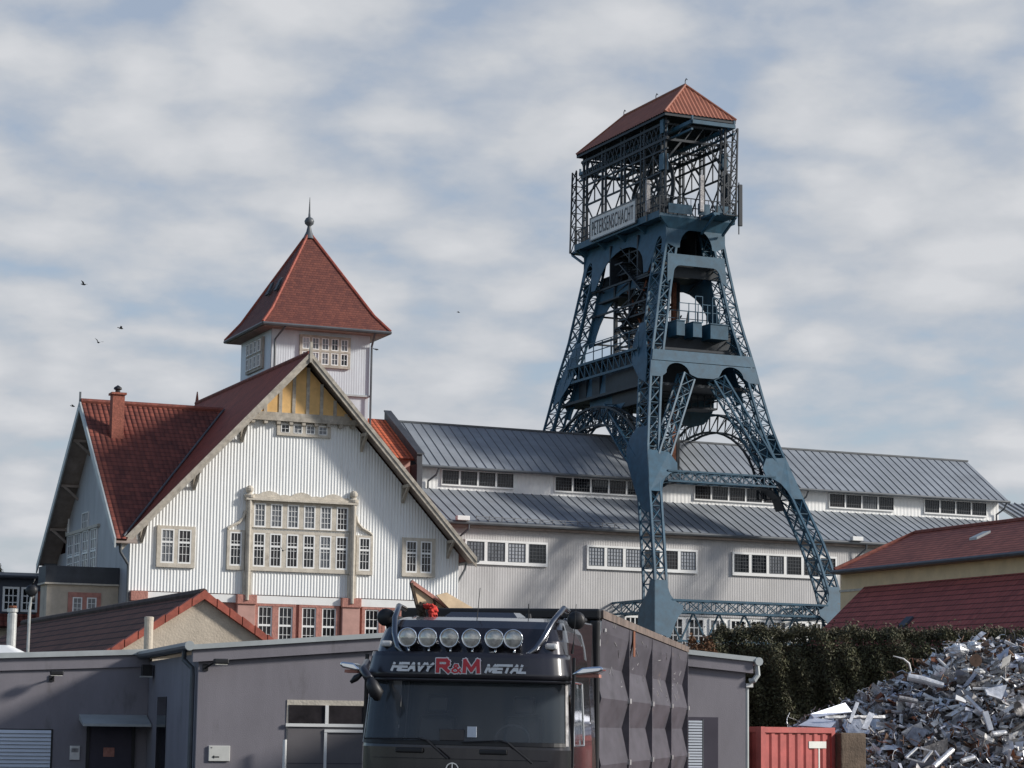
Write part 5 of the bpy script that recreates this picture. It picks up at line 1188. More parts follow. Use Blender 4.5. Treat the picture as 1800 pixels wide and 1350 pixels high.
b = MB(); b.box(-.83, -.34, yv - .052, yv - .050, 2.868, 2.875); b.box(.25, .75, yv - .052, yv - .050, 2.863, 2.870); b.build('letter_stripe', 'visor', vis)
# roof lamps
for i, x in enumerate((-.672, -.437, -.185, .07, .335, .555)):
    y = .16; z = 3.19
    b = MB(); b.lathe([(.02, .16), (.07, .13), (.105, .05), (.112, .0), (.112, -.025), (.100, -.03), (.097, -.012)], (x, y, z), 24, 'y'); b.bar((x, y + .08, z - .10), (x, y + .1, z - .20), .025, .05)
    sp = b.build('spotlight', 'chrome', trk, smooth=True)
    b = MB(); b.lathe([(.098, -.012), (.07, -.028), (.035, -.036), (0.0005, -.038)], (x, y, z), 24, 'y'); b.build('lens', 'lens', sp, smooth=True)
b = MB(); b.tube([(-.80, .22, 2.985), (.76, .22, 2.985)], .025, 8); b.tube([(-.92, 1.15, 3.56), (-.93, .86, 3.58), (-.90, .5, 3.42), (-.86, .33, 3.24), (-.80, .22, 3.08), (-.72, .2, 3.0), (-.6, .2, 2.985)], .035, 10)
b.tube([(1.04, 1.15, 3.56), (1.03, .86, 3.58), (.95, .5, 3.40), (.88, .33, 3.22), (.80, .22, 3.08), (.70, .2, 3.0), (.58, .2, 2.985)], .035, 10); b.build('lamp_bar', 'dark_chrome', trk, smooth=True)
for x in (-.965, .955):
    b = MB(); b.box(x - .07, x + .07, .36, .50, 3.085, 3.155); b.build('marker_lamp', 'scrap_pale', trk, bevel=.025)
b = MB(); b.lathe([(0, .0), (.06, .0), (.06, .02), (0, .03)], (.3, .26, 2.99), 12, 'y'); b.build('roof_emblem', 'dark_chrome', trk)
b = MB(); b.hexa([(-.5, 1.35, 3.47), (.42, 1.35, 3.47), (.42, 2.05, 3.51), (-.5, 2.05, 3.51), (-.42, 1.5, 3.55), (.34, 1.5, 3.55), (.34, 2.0, 3.57), (-.42, 2.0, 3.57)]); b.build('roof_hatch', 'truck_paint', trk)
for x, s in ((-1.06, -1), (1.19, 1)):
    b = MB(); b.lathe([(0, -.05), (.085, -.045), (.105, -.01), (.105, .06), (.06, .12), (0, .13)], (x, .75, 3.44), 16, 'y'); b.tube([(x, .8, 3.44), (x - s * (-.08), .95, 3.45), (x - s * .12, 1.1, 3.44)], .03, 6); b.build('work_lamp', 'black_plastic', trk, smooth=True)
b = MB(); b.tube([(.03, .62, 3.32), (.045, .63, 3.40), (.055, .75, 3.80)], [.02, .006, .004], 6); b.build('antenna', 'black_plastic', trk)
b = MB(); b.tube([(1.17, .62, 3.05), (1.19, .6, 3.2), (1.21, .6, 3.62)], [.02, .005, .004], 6); b.build('antenna', 'black_plastic', trk)
b = MB(); b.tube([(.52, 1.5, 3.48), (.52, 1.5, 3.54)], [.04, .03], 8); b.tube([(.52, 1.5, 3.52), (.52, 1.5, 3.66)], .006, 5); b.build('antenna_foot', 'black_plastic', trk)
# side windows, mirrors and fairings
for s in (-1, 1):
    X = s * 1.196
    b = MB(); b.prism([(.56, 2.06), (1.35, 2.06), (1.35, 2.66), (.72, 2.66), (.56, 2.5)], lambda y, z: (X + s * (.006 - (z - 2) * .05), y, z), lambda y, z: (X + s * (.03 - (z - 2) * .05), y, z)); b.build('side_window', 'windscreen', trk)
    b = MB(); pts = [(.50, 2.0), (1.4, 2.0), (1.4, 2.72), (.70, 2.72), (.50, 2.54), (.50, 2.0)]
    b.tube([(X + s * (.03 - (z - 2) * .05), y, z) for y, z in pts], .013, 6); b.build('window_trim', 'chrome', trk)
    b = MB(); b.box(min(X, X + s * .03), max(X, X + s * .03), .45, .52, 1.0, 3.0); b.build('door_seal', 'black_plastic', trk)
    b = MB(); b.hexa([(s * 1.05, 1.75, 1.0), (s * 1.20, 1.8, 1.0), (s * 1.22, 2.95, 1.0), (s * 1.05, 2.95, 1.0), (s * .90, 1.8, 3.52), (s * .95, 1.8, 3.50), (s * 1.12, 2.95, 3.50), (s * .9, 2.95, 3.52)]); b.build('side_fairing', 'truck_paint', trk, bevel=.05)
    xi, xo = (1.22, 1.60) if s > 0 else (-1.19, -1.46)
    b = MB(); fin = [(xi, 2.80), (xi + (xo - xi) * .35, 2.885), (xi + (xo - xi) * .9, 2.90), (xo, 2.865), (xi + (xo - xi) * .85, 2.83), (xi + (xo - xi) * .3, 2.80)]
    if s < 0: fin.reverse()
    b.prism(fin, lambda x, z: (x, .12, z), lambda x, z: (x, .42, z)); b.build('camera_mirror', 'chrome', trk, bevel=.02)
    b = MB(); b.box(min(xi, xo) + .06, max(xi, xo) - .06, .16, .40, 2.775, 2.81); b.build('camera_underside', 'red_sandstone', trk)
b = MB(); b.tube([(-1.13, .12, 2.90), (-1.12, -.10, 2.80), (-1.05, -.20, 2.73), (-.99, -.22, 2.68)], [.04, .05, .055, .04], 8); b.build('mirror_arm', 'visor', trk, smooth=True)
b = MB(); b.tube([(-1.02, -.22, 2.72), (-.99, -.24, 2.65), (-.93, -.24, 2.54), (-.92, -.23, 2.46)], [.03, .07, .085, .03], 10); b.build('front_mirror', 'black_plastic', trk, smooth=True)
b = MB(); b.tube([(-1.13, -.12, 2.76), (-1.20, -.12, 2.71), (-1.26, -.12, 2.66)], [.02, .04, .02], 8); b.build('ramp_mirror', 'black_plastic', trk, smooth=True)
for s, pts, drv in ((-1, [(-1.10, -.02, 2.035), (-.46, -.035, 2.05), (-.38, -.04, 2.03), (-.13, -.07, 1.83)], 0), (1, [(.02, -.045, 2.02), (.46, -.035, 2.045), (.55, -.04, 2.02), (.83, -.03, 1.80)], 0)):
    b = MB(); b.tube(pts[:2], .010, 6); b.tube(pts[1:], .014, 6); b.build('wiper', 'black_plastic', trk)
for x0 in (-.74, .22):
    b = MB(); b.box(x0, x0 + .32, -.035, .0, 1.885, 1.945); b.build('grab_handle', 'black_plastic', trk, bevel=.02)
b = MB(); b.box(-1.0, 1.0, -.012, -.002, 1.825, 1.832); b.build('flap_joint', 'black_plastic', trk)
b = MB(); b.box(-.24, .04, -.004, .012, 2.03, 2.165); b.build('cap_plate', 'visor', trk, bevel=.015); b = MB(); b.box(.075, .18, .002, .02, 2.075, 2.195); b.build('sticker', 'blind', trk)
b = MB(); b.lathe([(.062, -.02), (.075, -.02), (.075, -.035), (.062, -.035), (.062, -.02)], (-.08, 0, 1.715), 24, 'y')
for a in (90, 210, 330): b.bar((-.08, -.028, 1.715), (-.08 + .066 * math.cos(R(a)), -.028, 1.715 + .066 * math.sin(R(a))), .014, .01)
b.build('emblem', 'chrome', trk)
b = MB(); b.box(-.9, .9, -.03, -.003, .6, 1.45); b.build('grille', 'black_plastic', trk)
for s in (-1, 1):
    b = MB(); b.lathe([(.2, -.15), (.5, -.15), (.52, 0), (.5, .15), (.2, .15)], (0, 0, 0), 24, 'y'); o = b.build('wheel', 'rubber', trk, (s * 1.02, .75, .52)); o.rotation_euler.z = R(90)
    b = MB(); b.lathe([(.0, -.13), (.2, -.12), (.3, -.06), (.32, .06), (0, .06)], (0, 0, 0), 20, 'y'); b.build('rim', 'galvanised', o)

# ------------------------------------------------------------------ tipper trailer
tl = thing('tipper_trailer', 'long dark scrap trailer with zigzag pressed side panels behind the truck', 'trailer', TO, TR_)
Y0, Y1, XS, XP = 3.25, 16.55, 1.17, -1.36
b = MB(); b.box(XP, XS - .02, Y0 - .12, Y0, 1.2, 3.62); b.build('front_wall', 'black_plastic', tl)
b = MB(); b.box(XP - .02, XS, Y0 - .2, Y0 - .06, 3.54, 3.68); b.box(XS - .14, XS - .01, Y0 - .19, Y0 - .1, 1.2, 3.54); b.box(XP, XP + .12, Y0 - .19, Y0 - .1, 1.2, 3.54); b.build('front_frame', 'black_plastic', tl, bevel=.03)
b = MB(); b.box(XP, XP + .05, Y0, Y1, 1.2, 3.62); b.build('side_wall', 'trailer_paint', tl)
b = MB(); b.box(XP, XS - .1, Y1, Y1 + .1, 1.2, 3.6); b.build('tailgate', 'trailer_paint', tl)
b = MB(); b.box(XP + .05, XS - .2, Y0, Y1, 1.1, 1.25); b.build('floor', 'scrap_dark', tl)
prof = [(3.56, 0), (3.40, -.01), (2.98, -.10), (2.57, 0), (2.20, -.10), (1.73, 0), (1.40, -.10), (1.15, -.02)]
for i in range(4):
    ya = Y0 + .02 + i * 3.32; yb_ = ya + 3.32 - .07
    b = MB()
    for (z0, d0), (z1, d1) in zip(prof[:-1], prof[1:]):
        b.face([(XS + d1, ya, z1), (XS + d1, yb_, z1), (XS + d0, yb_, z0), (XS + d0, ya, z0)])
    b.build('side_panel', 'trailer_paint', tl)
    b = MB(); b.box(XS - .16, XS + .005, yb_, yb_ + .07, 1.15, 3.56); b.build('side_post', 'trailer_paint', tl)
    b = MB()
    for z in (2.57, 1.73): b.box(XS - .01, XS + .03, yb_ - .10, yb_ + .10, z - .035, z + .035)
    b.build('hinge_plate', 'scrap_grey', tl)
b = MB(); b.box(XS - .10, XS + .02, Y0, Y1, 3.57, 3.67); b.box(XP - .02, XP + .08, Y0, Y1, 3.57, 3.67); b.box(XS - .2, XS - .1, Y0, Y1, 1.2, 1.3); b.build('top_rim', 'trailer_rim', tl)
b = MB(); b.box(XS + .006, XS + .02, Y0 + .25, Y0 + .33, 3.41, 3.45); b.build('side_marker', 'scrap_pale', tl)
b = MB(); b.box(XS - .06, XS - .03, Y0 + .05, Y0 + .12, 3.22, 3.32); b.build('side_marker', 'scrap_pale', tl)
rq = random.Random(17)
for i in range(4):
    b = MB()
    for k in range(9):
        y = Y0 + .2 + i * 3.32 + rq.uniform(0, 2.7); z = rq.uniform(2.62, 3.5); L_ = rq.uniform(.05, .4); dz = rq.uniform(-.12, .12)
        xz = lambda zz: XS + float(np.interp(zz, [2.57, 2.98, 3.40, 3.56], [0, -.10, -.01, 0])) + .004
        b.bar((xz(z), y, z), (xz(z + dz), y + L_, z + dz), .006, .010, (0, 0, 1))
    b.build('scratches', 'scrap_grey', tl)
b = MB(); b.box(XS + .006, XS + .016, Y0 + 3.7, Y0 + 3.95, 3.2, 3.56); b.build('rust_patch', 'rust', tl)
b = MB(); b.box(-.5, .5, 2.6, Y1, .75, 1.1); b.build('chassis', 'black_plastic', tl)
for y in (11.5, 12.9, 14.3):
    for s in (-1, 1):
        b = MB(); b.lathe([(.2, -.18), (.5, -.18), (.52, 0), (.5, .18), (.2, .18)], (0, 0, 0), 20, 'y'); o = b.build('wheel', 'rubber', tl, (s * .95 - .1, y, .52)); o.rotation_euler.z = R(90)
        b = MB(); b.lathe([(0, -.12), (.2, -.1), (.3, -.05), (.3, .05), (0, .05)], (0, 0, 0), 16, 'y'); b.build('rim', 'galvanised', o)
def tput(o, x, y, z): return put(o, TR_, TO, x, y, z)
wp = tput(thing('wooden_panel', 'broken wooden panel with red edge sticking out of the trailer front', 'board'), -1.25, 3.6, 3.4); wp.rotation_euler.z += R(38)
b = MB(); b.prism([(-.13, .62), (.02, .14), (.62, .16), (.40, .32)], lambda x, z: (x, 0, z), lambda x, z: (x, .03, z)); b.build('panel', 'plywood', wp)
b = MB(); b.bar((-.14, -.02, .64), (.58, -.02, .22), .045); b.build('edge_strip', 'red_sandstone', wp); b = MB(); b.bar((-.14, -.03, .62), (.02, -.03, .10), .035); b.bar((.18, -.03, .48), (.26, -.03, .15), .02); b.build('batten', 'bark', wp)
wp = tput(thing('wooden_panel', 'low pale board lying beside the upright broken panel', 'board'), -.75, 3.8, 3.45); wp.rotation_euler.z += R(38)
b = MB(); b.prism([(-.35, .42), (-.2, .46), (.45, .15), (.0, .12)], lambda x, z: (x, 0, z), lambda x, z: (x, .03, z)); b.build('panel', 'plywood', wp)
def lump(b, c, r, seed, n=10, amp=.3):
    rnd = random.Random(seed); base = len(b.v); m_ = n
    for i in range(n + 1):
        th = math.pi * i / n
        for k in range(m_):
            ph = 2 * math.pi * k / m_; q = 1 + rnd.uniform(-amp, amp)
            b.v.append((c[0] + r[0] * q * math.sin(th) * math.cos(ph), c[1] + r[1] * q * math.sin(th) * math.sin(ph), c[2] + r[2] * q * math.cos(th)))
    for i in range(n):
        for k in range(m_):
            b.f.append((base + i * m_ + k, base + i * m_ + (k + 1) % m_, base + (i + 1) * m_ + (k + 1) % m_, base + (i + 1) * m_ + k)); b.uv.append(None); b.mi.append(b.cur)
t = tput(thing('red_rag', 'crumpled bright red cloth on the cab roof beside the lamp bar', 'cloth'), -.72, 1.5, 3.56)
b = MB(); lump(b, (.05, 0, .0), (.06, .07, .08), 5, 12, .2); lump(b, (-.02, .02, .06), (.06, .06, .035), 9, 12, .2); b.build('cloth', 'red_cloth', t)
b = MB(); lump(b, (-.10, .05, .02), (.07, .06, .08), 11); b.build('dark_bag', 'bark', t)  # dark brown lump beside the red cloth

# ------------------------------------------------------------------ container, blocks
CO = (4.77, 45.0, 0); CR = R(47)
ct = thing('shipping_container', 'faded red corrugated container with white stencil patches by the workshop corner', 'container', CO, CR)
def corr_face(b, x0, x1, z0, z1, yf, n, dep=.035):
    pts = []; w = (x1 - x0) / n
    for i in range(n): pts += [(x0 + i * w, 0), (x0 + i * w + .36 * w, 0), (x0 + i * w + .5 * w, dep), (x0 + i * w + .86 * w, dep)]
    pts.append((x1, 0))
    for (xa, da), (xb, db) in zip(pts[:-1], pts[1:]): b.face([(xa, yf(da), z0), (xb, yf(db), z0), (xb, yf(db), z1), (xa, yf(da), z1)])
b = MB(); corr_face(b, .1, 2.3, .15, 2.15, lambda d: .03 + d, 8); b.build('end_wall', 'container_red', ct)
b = MB()
pts = []; n = 20
for i in range(n):
    w = 5.7 / n; pts += [(.12 + i * w, 0), (.12 + i * w + .4 * w, 0), (.12 + i * w + .5 * w, .035), (.12 + i * w + .9 * w, .035)]
for (ya, da), (yb_, db) in zip(pts[:-1], pts[1:]): b.face([(.03 + da, ya, .15), (.03 + da, ya, 2.15), (.03 + db, yb_, 2.15), (.03 + db, yb_, .15)])
b.build('side_wall', 'container_red', ct)
b = MB(); b.box(0, .12, 0, .12, 0, 2.26); b.box(2.28, 2.4, 0, .12, 0, 2.26); b.box(0, .12, 5.9, 6.0, 0, 2.26); b.box(.12, 2.28, 0, .1, 2.15, 2.255); b.box(0, .1, .12, 5.9, 2.15, 2.255); b.box(.12, 2.28, 0, .1, 0, .15); b.box(0, .1, .12, 5.9, 0, .15); b.box(2.3, 2.4, .12, 5.9, 0, 2.255); b.box(.1, 2.3, 5.9, 5.98, 0, 2.2); b.build('frame', 'container_red', ct)
b = MB(); b.box(.1, 2.3, .1, 5.9, 2.18, 2.23); b.build('roof', 'container_red', ct)
b = MB(); b.box(1.55, 2.12, .015, .027, 1.86, 1.99); b.build('stencil_patch', 'sign_white', ct); b = MB(); b.box(1.86, 1.90, .012, .0265, 1.2, 1.855); b.build('stencil_strip', 'sign_white', ct); b = MB(); b.box(.012, .027, .5, 1.2, 1.86, 1.99); b.build('stencil_patch', 'sign_white', ct)
for k, (z, lab) in enumerate(((1.45, 'brown concrete block topmost between container and scrap'), (.72, 'brown concrete block second from top beside the scrap heap'))):
    for j in range(1):
        o = thing('concrete_block', lab if j == 0 else lab.replace('brown', 'rear brown'), 'block', (6.50 + j * .85, 46.6 + j * .5, z - .72 * 0), R(30), 'stacked concrete blocks')
        b = MB(); b.box(0, .62, 0, .75, .008, .712); b.build('block', 'concrete', o, bevel=.03)
for j in range(1):
    o = thing('concrete_block', 'lowest concrete block on the ground beside the container', 'block', (6.50 + j * .85, 46.6 + j * .5, 0), R(30), 'stacked concrete blocks')
    b = MB(); b.box(0, .62, 0, .75, 0, .712); b.build('block', 'concrete', o, bevel=.03)

# ------------------------------------------------------------------ scrap heap
hx = [5.6, 6.2, 7.1, 8.2, 8.9, 9.5, 10.1, 10.8, 12.0, 14.0, 16.0]; hz = [1.6, 2.25, 2.6, 3.15, 3.5, 3.92, 4.05, 4.1, 4.2, 4.0, 1.5]
def heap(x, y):
    top = float(np.interp(x, hx, hz)); d = y - 51.0
    k = max(0, 1 - (abs(d) / (5.5 if d < 0 else 4.0)) ** 1.25); return top * k
b = MB(); nx, ny = 44, 40; P = {}
for i in range(nx + 1):
    for j in range(ny + 1):
        x = 5.4 + 11 * i / nx; y = 45.0 + 10.4 * j / ny; P[i, j] = (x, y, max(.01, heap(x, y) - .16 + random.uniform(-.08, .08)))
for i in range(nx):
    for j in range(ny): b.face([P[i, j], P[i + 1, j], P[i + 1, j + 1], P[i, j + 1]])
rs = random.Random(21)
MATS = ['scrap_dark', 'aluminium', 'aluminium_blue', 'scrap_grey', 'scrap_brown', 'scrap_pale', 'rust']
def rv(): 
    a = rs.uniform(0, 2 * math.pi); e = rs.gauss(0, .45); return Vector((math.cos(a) * math.cos(e), math.sin(a) * math.cos(e), math.sin(e)))
def piece(b, c, kind, s):
    c = Vector(c); d = rv(); e = d.cross(rv()).normalized(); n = d.cross(e)
    if kind == 'sheet':      # bent and torn sheet: a few skewed quads
        k = rs.randint(2, 4); w = s * rs.uniform(.3, .7); L = s; prev = None; bend = 0
        for i in range(k + 1):
            t = i / k; bend += rs.uniform(-.25, .25) * s; ww = w * rs.uniform(.6, 1.1)
            p = c + d * (t - .5) * L + n * bend; q = (p - e * ww / 2 + n * rs.uniform(-.05, .05) * s, p + e * ww / 2 + n * rs.uniform(-.1, .1) * s)
            if prev: b.face([prev[0], prev[1], q[1], q[0]])
            prev = q
    elif kind == 'bar': b.bar(c - d * s / 2, c + d * s / 2, rs.uniform(.02, .06), rs.uniform(.015, .10), e)
    elif kind == 'pipe': b.tube([c - d * s / 2, c, c + d * s / 2 + n * rs.uniform(-.1, .1) * s], rs.uniform(.02, .05), 7)
    elif kind == 'wire':
        pts = [c]; 
        for i in range(5): pts.append(pts[-1] + (d * rs.uniform(.5, 1) + n * rs.uniform(-.9, .9) + e * rs.uniform(-.9, .9)) * s / 5)
        b.tube(pts, rs.uniform(.006, .014), 4, False)
    elif kind == 'angle':
        w = rs.uniform(.04, .10); p, q = c - d * s / 2, c + d * s / 2
        b.face([p, q, q + e * w, p + e * w]); b.face([p, q, q + n * w, p + n * w])
    elif kind == 'lump': lump(b, c, (s * rs.uniform(.2, .4), s * rs.uniform(.2, .4), s * rs.uniform(.15, .3)), rs.randint(0, 9999), 6, .35)
for i in range(7600):
    x = rs.uniform(5.9, 13.2); y = rs.uniform(46.0, 51.6); z = heap(x, y)
    if z < .9: continue
    kind = rs.choices(['sheet', 'bar', 'pipe', 'wire', 'angle', 'lump'], [34, 13, 9, 28, 13, 5])[0]
    b.cur = rs.choices(range(7), [10, 30, 8, 29, 12, 6, 5])[0] if kind != 'wire' else rs.choices(range(7), [18, 25, 0, 35, 16, 2, 4])[0]
    s = {'sheet': rs.uniform(.09, .32) * rs.choice([1, 1, 1.4]), 'bar': rs.uniform(.12, .5), 'pipe': rs.uniform(.12, .4), 'wire': rs.uniform(.2, .7), 'angle': rs.uniform(.15, .6), 'lump': rs.uniform(.10, .24)}[kind]
    piece(b, (x, y, z + rs.uniform(-.10, .12)), kind, s)
tag(b.build('scrap_heap', MATS), 'tangled heap of torn aluminium and steel scrap before the hedge', 'scrap heap', kind='stuff')
def scrap(name, lab, cat, m, build, group=None):
    b = MB(); build(b); bb = np.array(b.v); c = bb.mean(0); c[2] = bb[:, 2].min(); b.v = [tuple(np.array(v) - c) for v in b.v]
    o = b.build(name, m, None, tuple(c)); tag(o, lab, cat, group); return o
def wpt(px, py, Y):
    """where the sight line through a spot of the survey photo meets the depth Y"""
    cp, sp = math.cos(PITCH), math.sin(PITCH); cr, sr = math.cos(ROLL), math.sin(ROLL)
    u, v = (px - 900) / FPX, (675 - py) / FPX; X = u * cr - v * sr; U = u * sr + v * cr
    d = Vector((X, cp - U * sp, sp + U * cp)); return Vector((0, 0, 2.2)) + d * (Y / d.y)
def quad(*ps):
    def f(b):
        q = [wpt(*p) for p in ps]; n = Vector((.005, -.02, .01)); b.hexa([p - n for p in q] + [p + n for p in q])
    return f
scrap('metal_sheet', 'large pale bluish sheet leaning at the left foot of the scrap heap', 'sheet', 'aluminium_blue', quad((1424, 1256, 47.6), (1485, 1236, 48.2), (1497, 1252, 48.2), (1430, 1262, 47.4)))
scrap('metal_sheet', 'flat bluish sheet hanging over the red container edge', 'sheet', 'aluminium_blue', quad((1402, 1276, 47.0), (1428, 1262, 47.5), (1470, 1268, 47.5), (1460, 1280, 46.8)))
scrap('aluminium_profile', 'pale upright profile standing out at the heap foot', 'profile', 'aluminium', quad((1491, 1270, 47.2), (1496, 1272, 47.2), (1510, 1236, 47.7), (1504, 1234, 47.7)))
scrap('aluminium_profile', 'leaning wide profile right of the upright one', 'profile', 'aluminium', quad((1514, 1281, 47.0), (1524, 1283, 47.0), (1537, 1256, 47.5), (1527, 1252, 47.5)))
scrap('aluminium_profile', 'long level profile across the foot of the heap', 'profile', 'aluminium', quad((1450, 1259, 47.2), (1555, 1258, 47.8), (1556, 1263, 47.8), (1450, 1263, 47.2)))
scrap('metal_pipe', 'thick grey pipe lying near the upper left slope of the heap', 'pipe', 'aluminium', lambda b: b.tube([wpt(1596, 1190, 48.8), wpt(1620, 1195, 48.8), wpt(1658, 1205, 48.8)], [.075, .085, .06], 12))
scrap('metal_pipe', 'dull dark pipe below the thick grey one', 'pipe', 'scrap_grey', lambda b: b.tube([wpt(1580, 1227, 48.2), wpt(1612, 1233, 48.2)], .055, 10))
scrap('metal_pipe', 'short bright pipe end at the right of the heap', 'pipe', 'aluminium', lambda b: b.tube([wpt(1744, 1291, 47.6), wpt(1768, 1288, 47.7)], .06, 12))
scrap('metal_pipe', 'bright slanting pipe at the bottom of the heap', 'pipe', 'aluminium', lambda b: b.tube([wpt(1641, 1348, 46.6), wpt(1674, 1318, 47.0)], .055, 12))
scrap('metal_pipe', 'small pipe stub near the bottom right of the heap', 'pipe', 'aluminium', lambda b: b.tube([wpt(1690, 1338, 46.8), wpt(1713, 1331, 46.9)], .05, 12))
scrap('metal_box', 'white tilted box high on the slope', 'box', 'scrap_pale', quad((1680, 1222, 48.2), (1698, 1230, 48.2), (1697, 1236, 48.0), (1679, 1230, 48.0)))
scrap('metal_sheet', 'bright crumpled plate under the upper right crest', 'sheet', 'aluminium', quad((1731, 1212, 48.6), (1770, 1204, 48.8), (1760, 1230, 48.4), (1735, 1222, 48.3)))
scrap('aluminium_profile', 'long profile slanting down right of the middle', 'profile', 'aluminium', quad((1696, 1224, 48.2), (1700, 1222, 48.2), (1728, 1250, 47.8), (1723, 1252, 47.8)))
scrap('aluminium_profile', 'bright flat profile above the short pipe end', 'profile', 'scrap_pale', quad((1727, 1252, 47.8), (1736, 1250, 47.8), (1746, 1283, 47.4), (1738, 1285, 47.4)))
scrap('window_frame', 'empty pale metal frame lying at the bottom of the heap', 'frame', 'aluminium', lambda b: [b.bar(wpt(*p), wpt(*q), .05, .03) for p, q in (((1592, 1332, 46.7), (1612, 1314, 47.1)), ((1612, 1314, 47.1), (1638, 1320, 47.1)), ((1638, 1320, 47.1), (1622, 1340, 46.7)), ((1622, 1340, 46.7), (1592, 1332, 46.7)))])
scrap('cable_drum', 'round brown drum disc near the top of the heap', 'drum', 'scrap_brown', lambda b: b.lathe([(0.012, -.03), (.13, -.03), (.13, .03), (.012, .03)], wpt(1715, 1161, 49.3), 18, 'y'))
scrap('foil_bundle', 'big bright crumpled foil bundle on the crest', 'foil', 'aluminium', lambda b: (lump(b, wpt(1685, 1143, 49.6), (.19, .2, .13), 3, 12, .22), lump(b, wpt(1712, 1136, 49.7), (.16, .15, .10), 8, 12, .25)))
scrap('white_lump', 'white foam lump left of the drum disc', 'lump', 'scrap_pale', lambda b: lump(b, wpt(1700, 1178, 48.8), (.1, .08, .05), 4, 8, .2))
scrap('white_lump', 'white foam lump below the drum disc', 'lump', 'scrap_pale', lambda b: lump(b, wpt(1722, 1180, 48.8), (.11, .08, .06), 14, 8, .2))
scrap('bent_strip', 'thin curved strip rising from the left shoulder of the heap', 'strip', 'scrap_pale', lambda b: b.tube([wpt(1602, 1180, 49), wpt(1598, 1166, 49), wpt(1588, 1158, 49), wpt(1570, 1153, 49)], [.012, .022, .02, .008], 6))
scrap('metal_pipe', 'wide open pipe mouth at the right edge of the heap', 'pipe', 'scrap_grey', lambda b: b.tube([wpt(1790, 1246, 47.8), wpt(1830, 1240, 48.0)], .16, 16, False))
kinds = (('metal_sheet', 'bent metal sheet lying loose in the scrap heap', 'sheet', 'sheet', 'bent sheets in the scrap heap', 46), ('aluminium_profile', 'narrow metal profile lying loose in the scrap heap', 'profile', 'angle', 'loose profiles in the scrap heap', 46))
kinds += (('metal_pipe', 'short dented pipe lying loose in the scrap heap', 'pipe', 'pipe', 'loose pipes in the scrap heap', 22),)
for nm, lab, cat, kd, grp, cnt in kinds:
    for i in range(cnt):
        x, y = rs.uniform(6.9, 11.4), rs.uniform(46.6, 50.2); z = heap(x, y) + .09
        scrap(nm, lab, cat, rs.choice(['aluminium', 'aluminium_blue', 'scrap_pale', 'scrap_grey']), lambda b: piece(b, (x, y, z), kd, rs.uniform(.4, .8)), grp)

# ------------------------------------------------------------------ hedge, shrub, tree
def leaves(name, pts, size, m, parent, seed=1, aspect=1.6):
    rg = np.random.default_rng(seed); n = len(pts); d = rg.normal(size=(n, 3)); d /= np.linalg.norm(d, axis=1)[:, None]
    e = np.cross(d, rg.normal(size=(n, 3))); e /= np.linalg.norm(e, axis=1)[:, None] + 1e-9
    sz = size * rg.uniform(.55, 1.3, n)[:, None]; a, c = d * sz * aspect, e * sz
    V = np.stack([pts - a * .5 - c * .15, pts - a * .1 + c * .5, pts + a * .6, pts - a * .1 - c * .5], 1).reshape(-1, 3)
    return fmesh(name, V, np.arange(4 * n).reshape(n, 4), m, parent)
hd = thing('hedge', 'tall dark conifer hedge with brown patches behind the scrap heap', 'hedge', (4.9, 60.0, 0))
rg = np.random.default_rng(5); LH = 12.5
def hedge_pts(n, depth=.55):
    x = rg.uniform(0, LH, n); z = rg.uniform(.5, 4.85, n) ; 
    lump_ = .13 * np.sin(x * 4.1 + 1.3 * np.sin(z * 1.7)) + .12 * np.sin(x * 9.7 + z * 2.3) + .10 * np.sin(z * 5.1 + x * 3.3)
    top = 4.66 + .05 * np.sin(x * 5.3) + .05 * np.sin(x * 13.1 + 1) + .05 * np.sin(x * 29) - np.clip(.55 - x, 0, 1) * .9
    z = np.minimum(z, top - rg.exponential(.05, n)); y = -lump_ + rg.exponential(depth * .35, n) - .1 * (z < 4) + np.clip(z - 4.2, 0, 1) * .9
    return np.stack([x, y, z], 1)
ptop = np.stack([rg.uniform(0, LH, 20000), rg.uniform(.2, 2.2, 20000), 0 * np.ones(20000)], 1)
ptop[:, 2] = 4.66 + .05 * np.sin(ptop[:, 0] * 5.3) + .05 * np.sin(ptop[:, 0] * 13.1 + 1) + rg.normal(0, .05, 20000) + rg.exponential(.04, 20000) - np.clip(.55 - ptop[:, 0], 0, 1) * .9
leaves('foliage', np.concatenate([hedge_pts(120000), ptop]), .040, 'needles', hd, 3, 2.0)
stray = hedge_pts(2500, .1); stray = stray[stray[:, 2] > 3.9] + np.array([0, 0, .10])
leaves('light_shoots', np.concatenate([stray, hedge_pts(42000, .15) + np.array([0, -.05, 0.02])]), .036, 'needles_light', hd, 4, 2.2)
endp = np.stack([rg.normal(0, .12, 7000) - .05, rg.uniform(0, 2.2, 7000), rg.uniform(.5, 4.1, 7000)], 1); leaves('foliage', endp, .045, 'needles', hd, 6, 2.0)
b = MB()
nx = 60
for i in range(nx):
    for j in range(16):
        def q(i, j): 
            x = .15 + (LH - .2) * i / nx; z = 4.35 * j / 16; return (x, .50 - .10 * math.sin(x * 4.1 + 1.3 * math.sin(z * 1.7)) + max(0, z - 3.8) * .8, z)
        b.face([q(i, j), q(i + 1, j), q(i + 1, j + 1), q(i, j + 1)])
b.face([(.15, .6, 0), (.15, 2.2, 0), (.15, 2.2, 4.2), (.15, .6, 4.2)]); b.build('dark_core', 'bark', hd)  # added solid dark sheet inside the hedge, closes the gaps between leaves
b = MB()
for i in range(14): b.tube([(.5 + i * .87, 1.1, 0), (.5 + i * .87 + random.uniform(-.1, .1), 1.1, 2), (.5 + i * .87, 1.15, 4.2)], [.07, .05, .02], 6)
b.build('trunk', 'bark', hd)
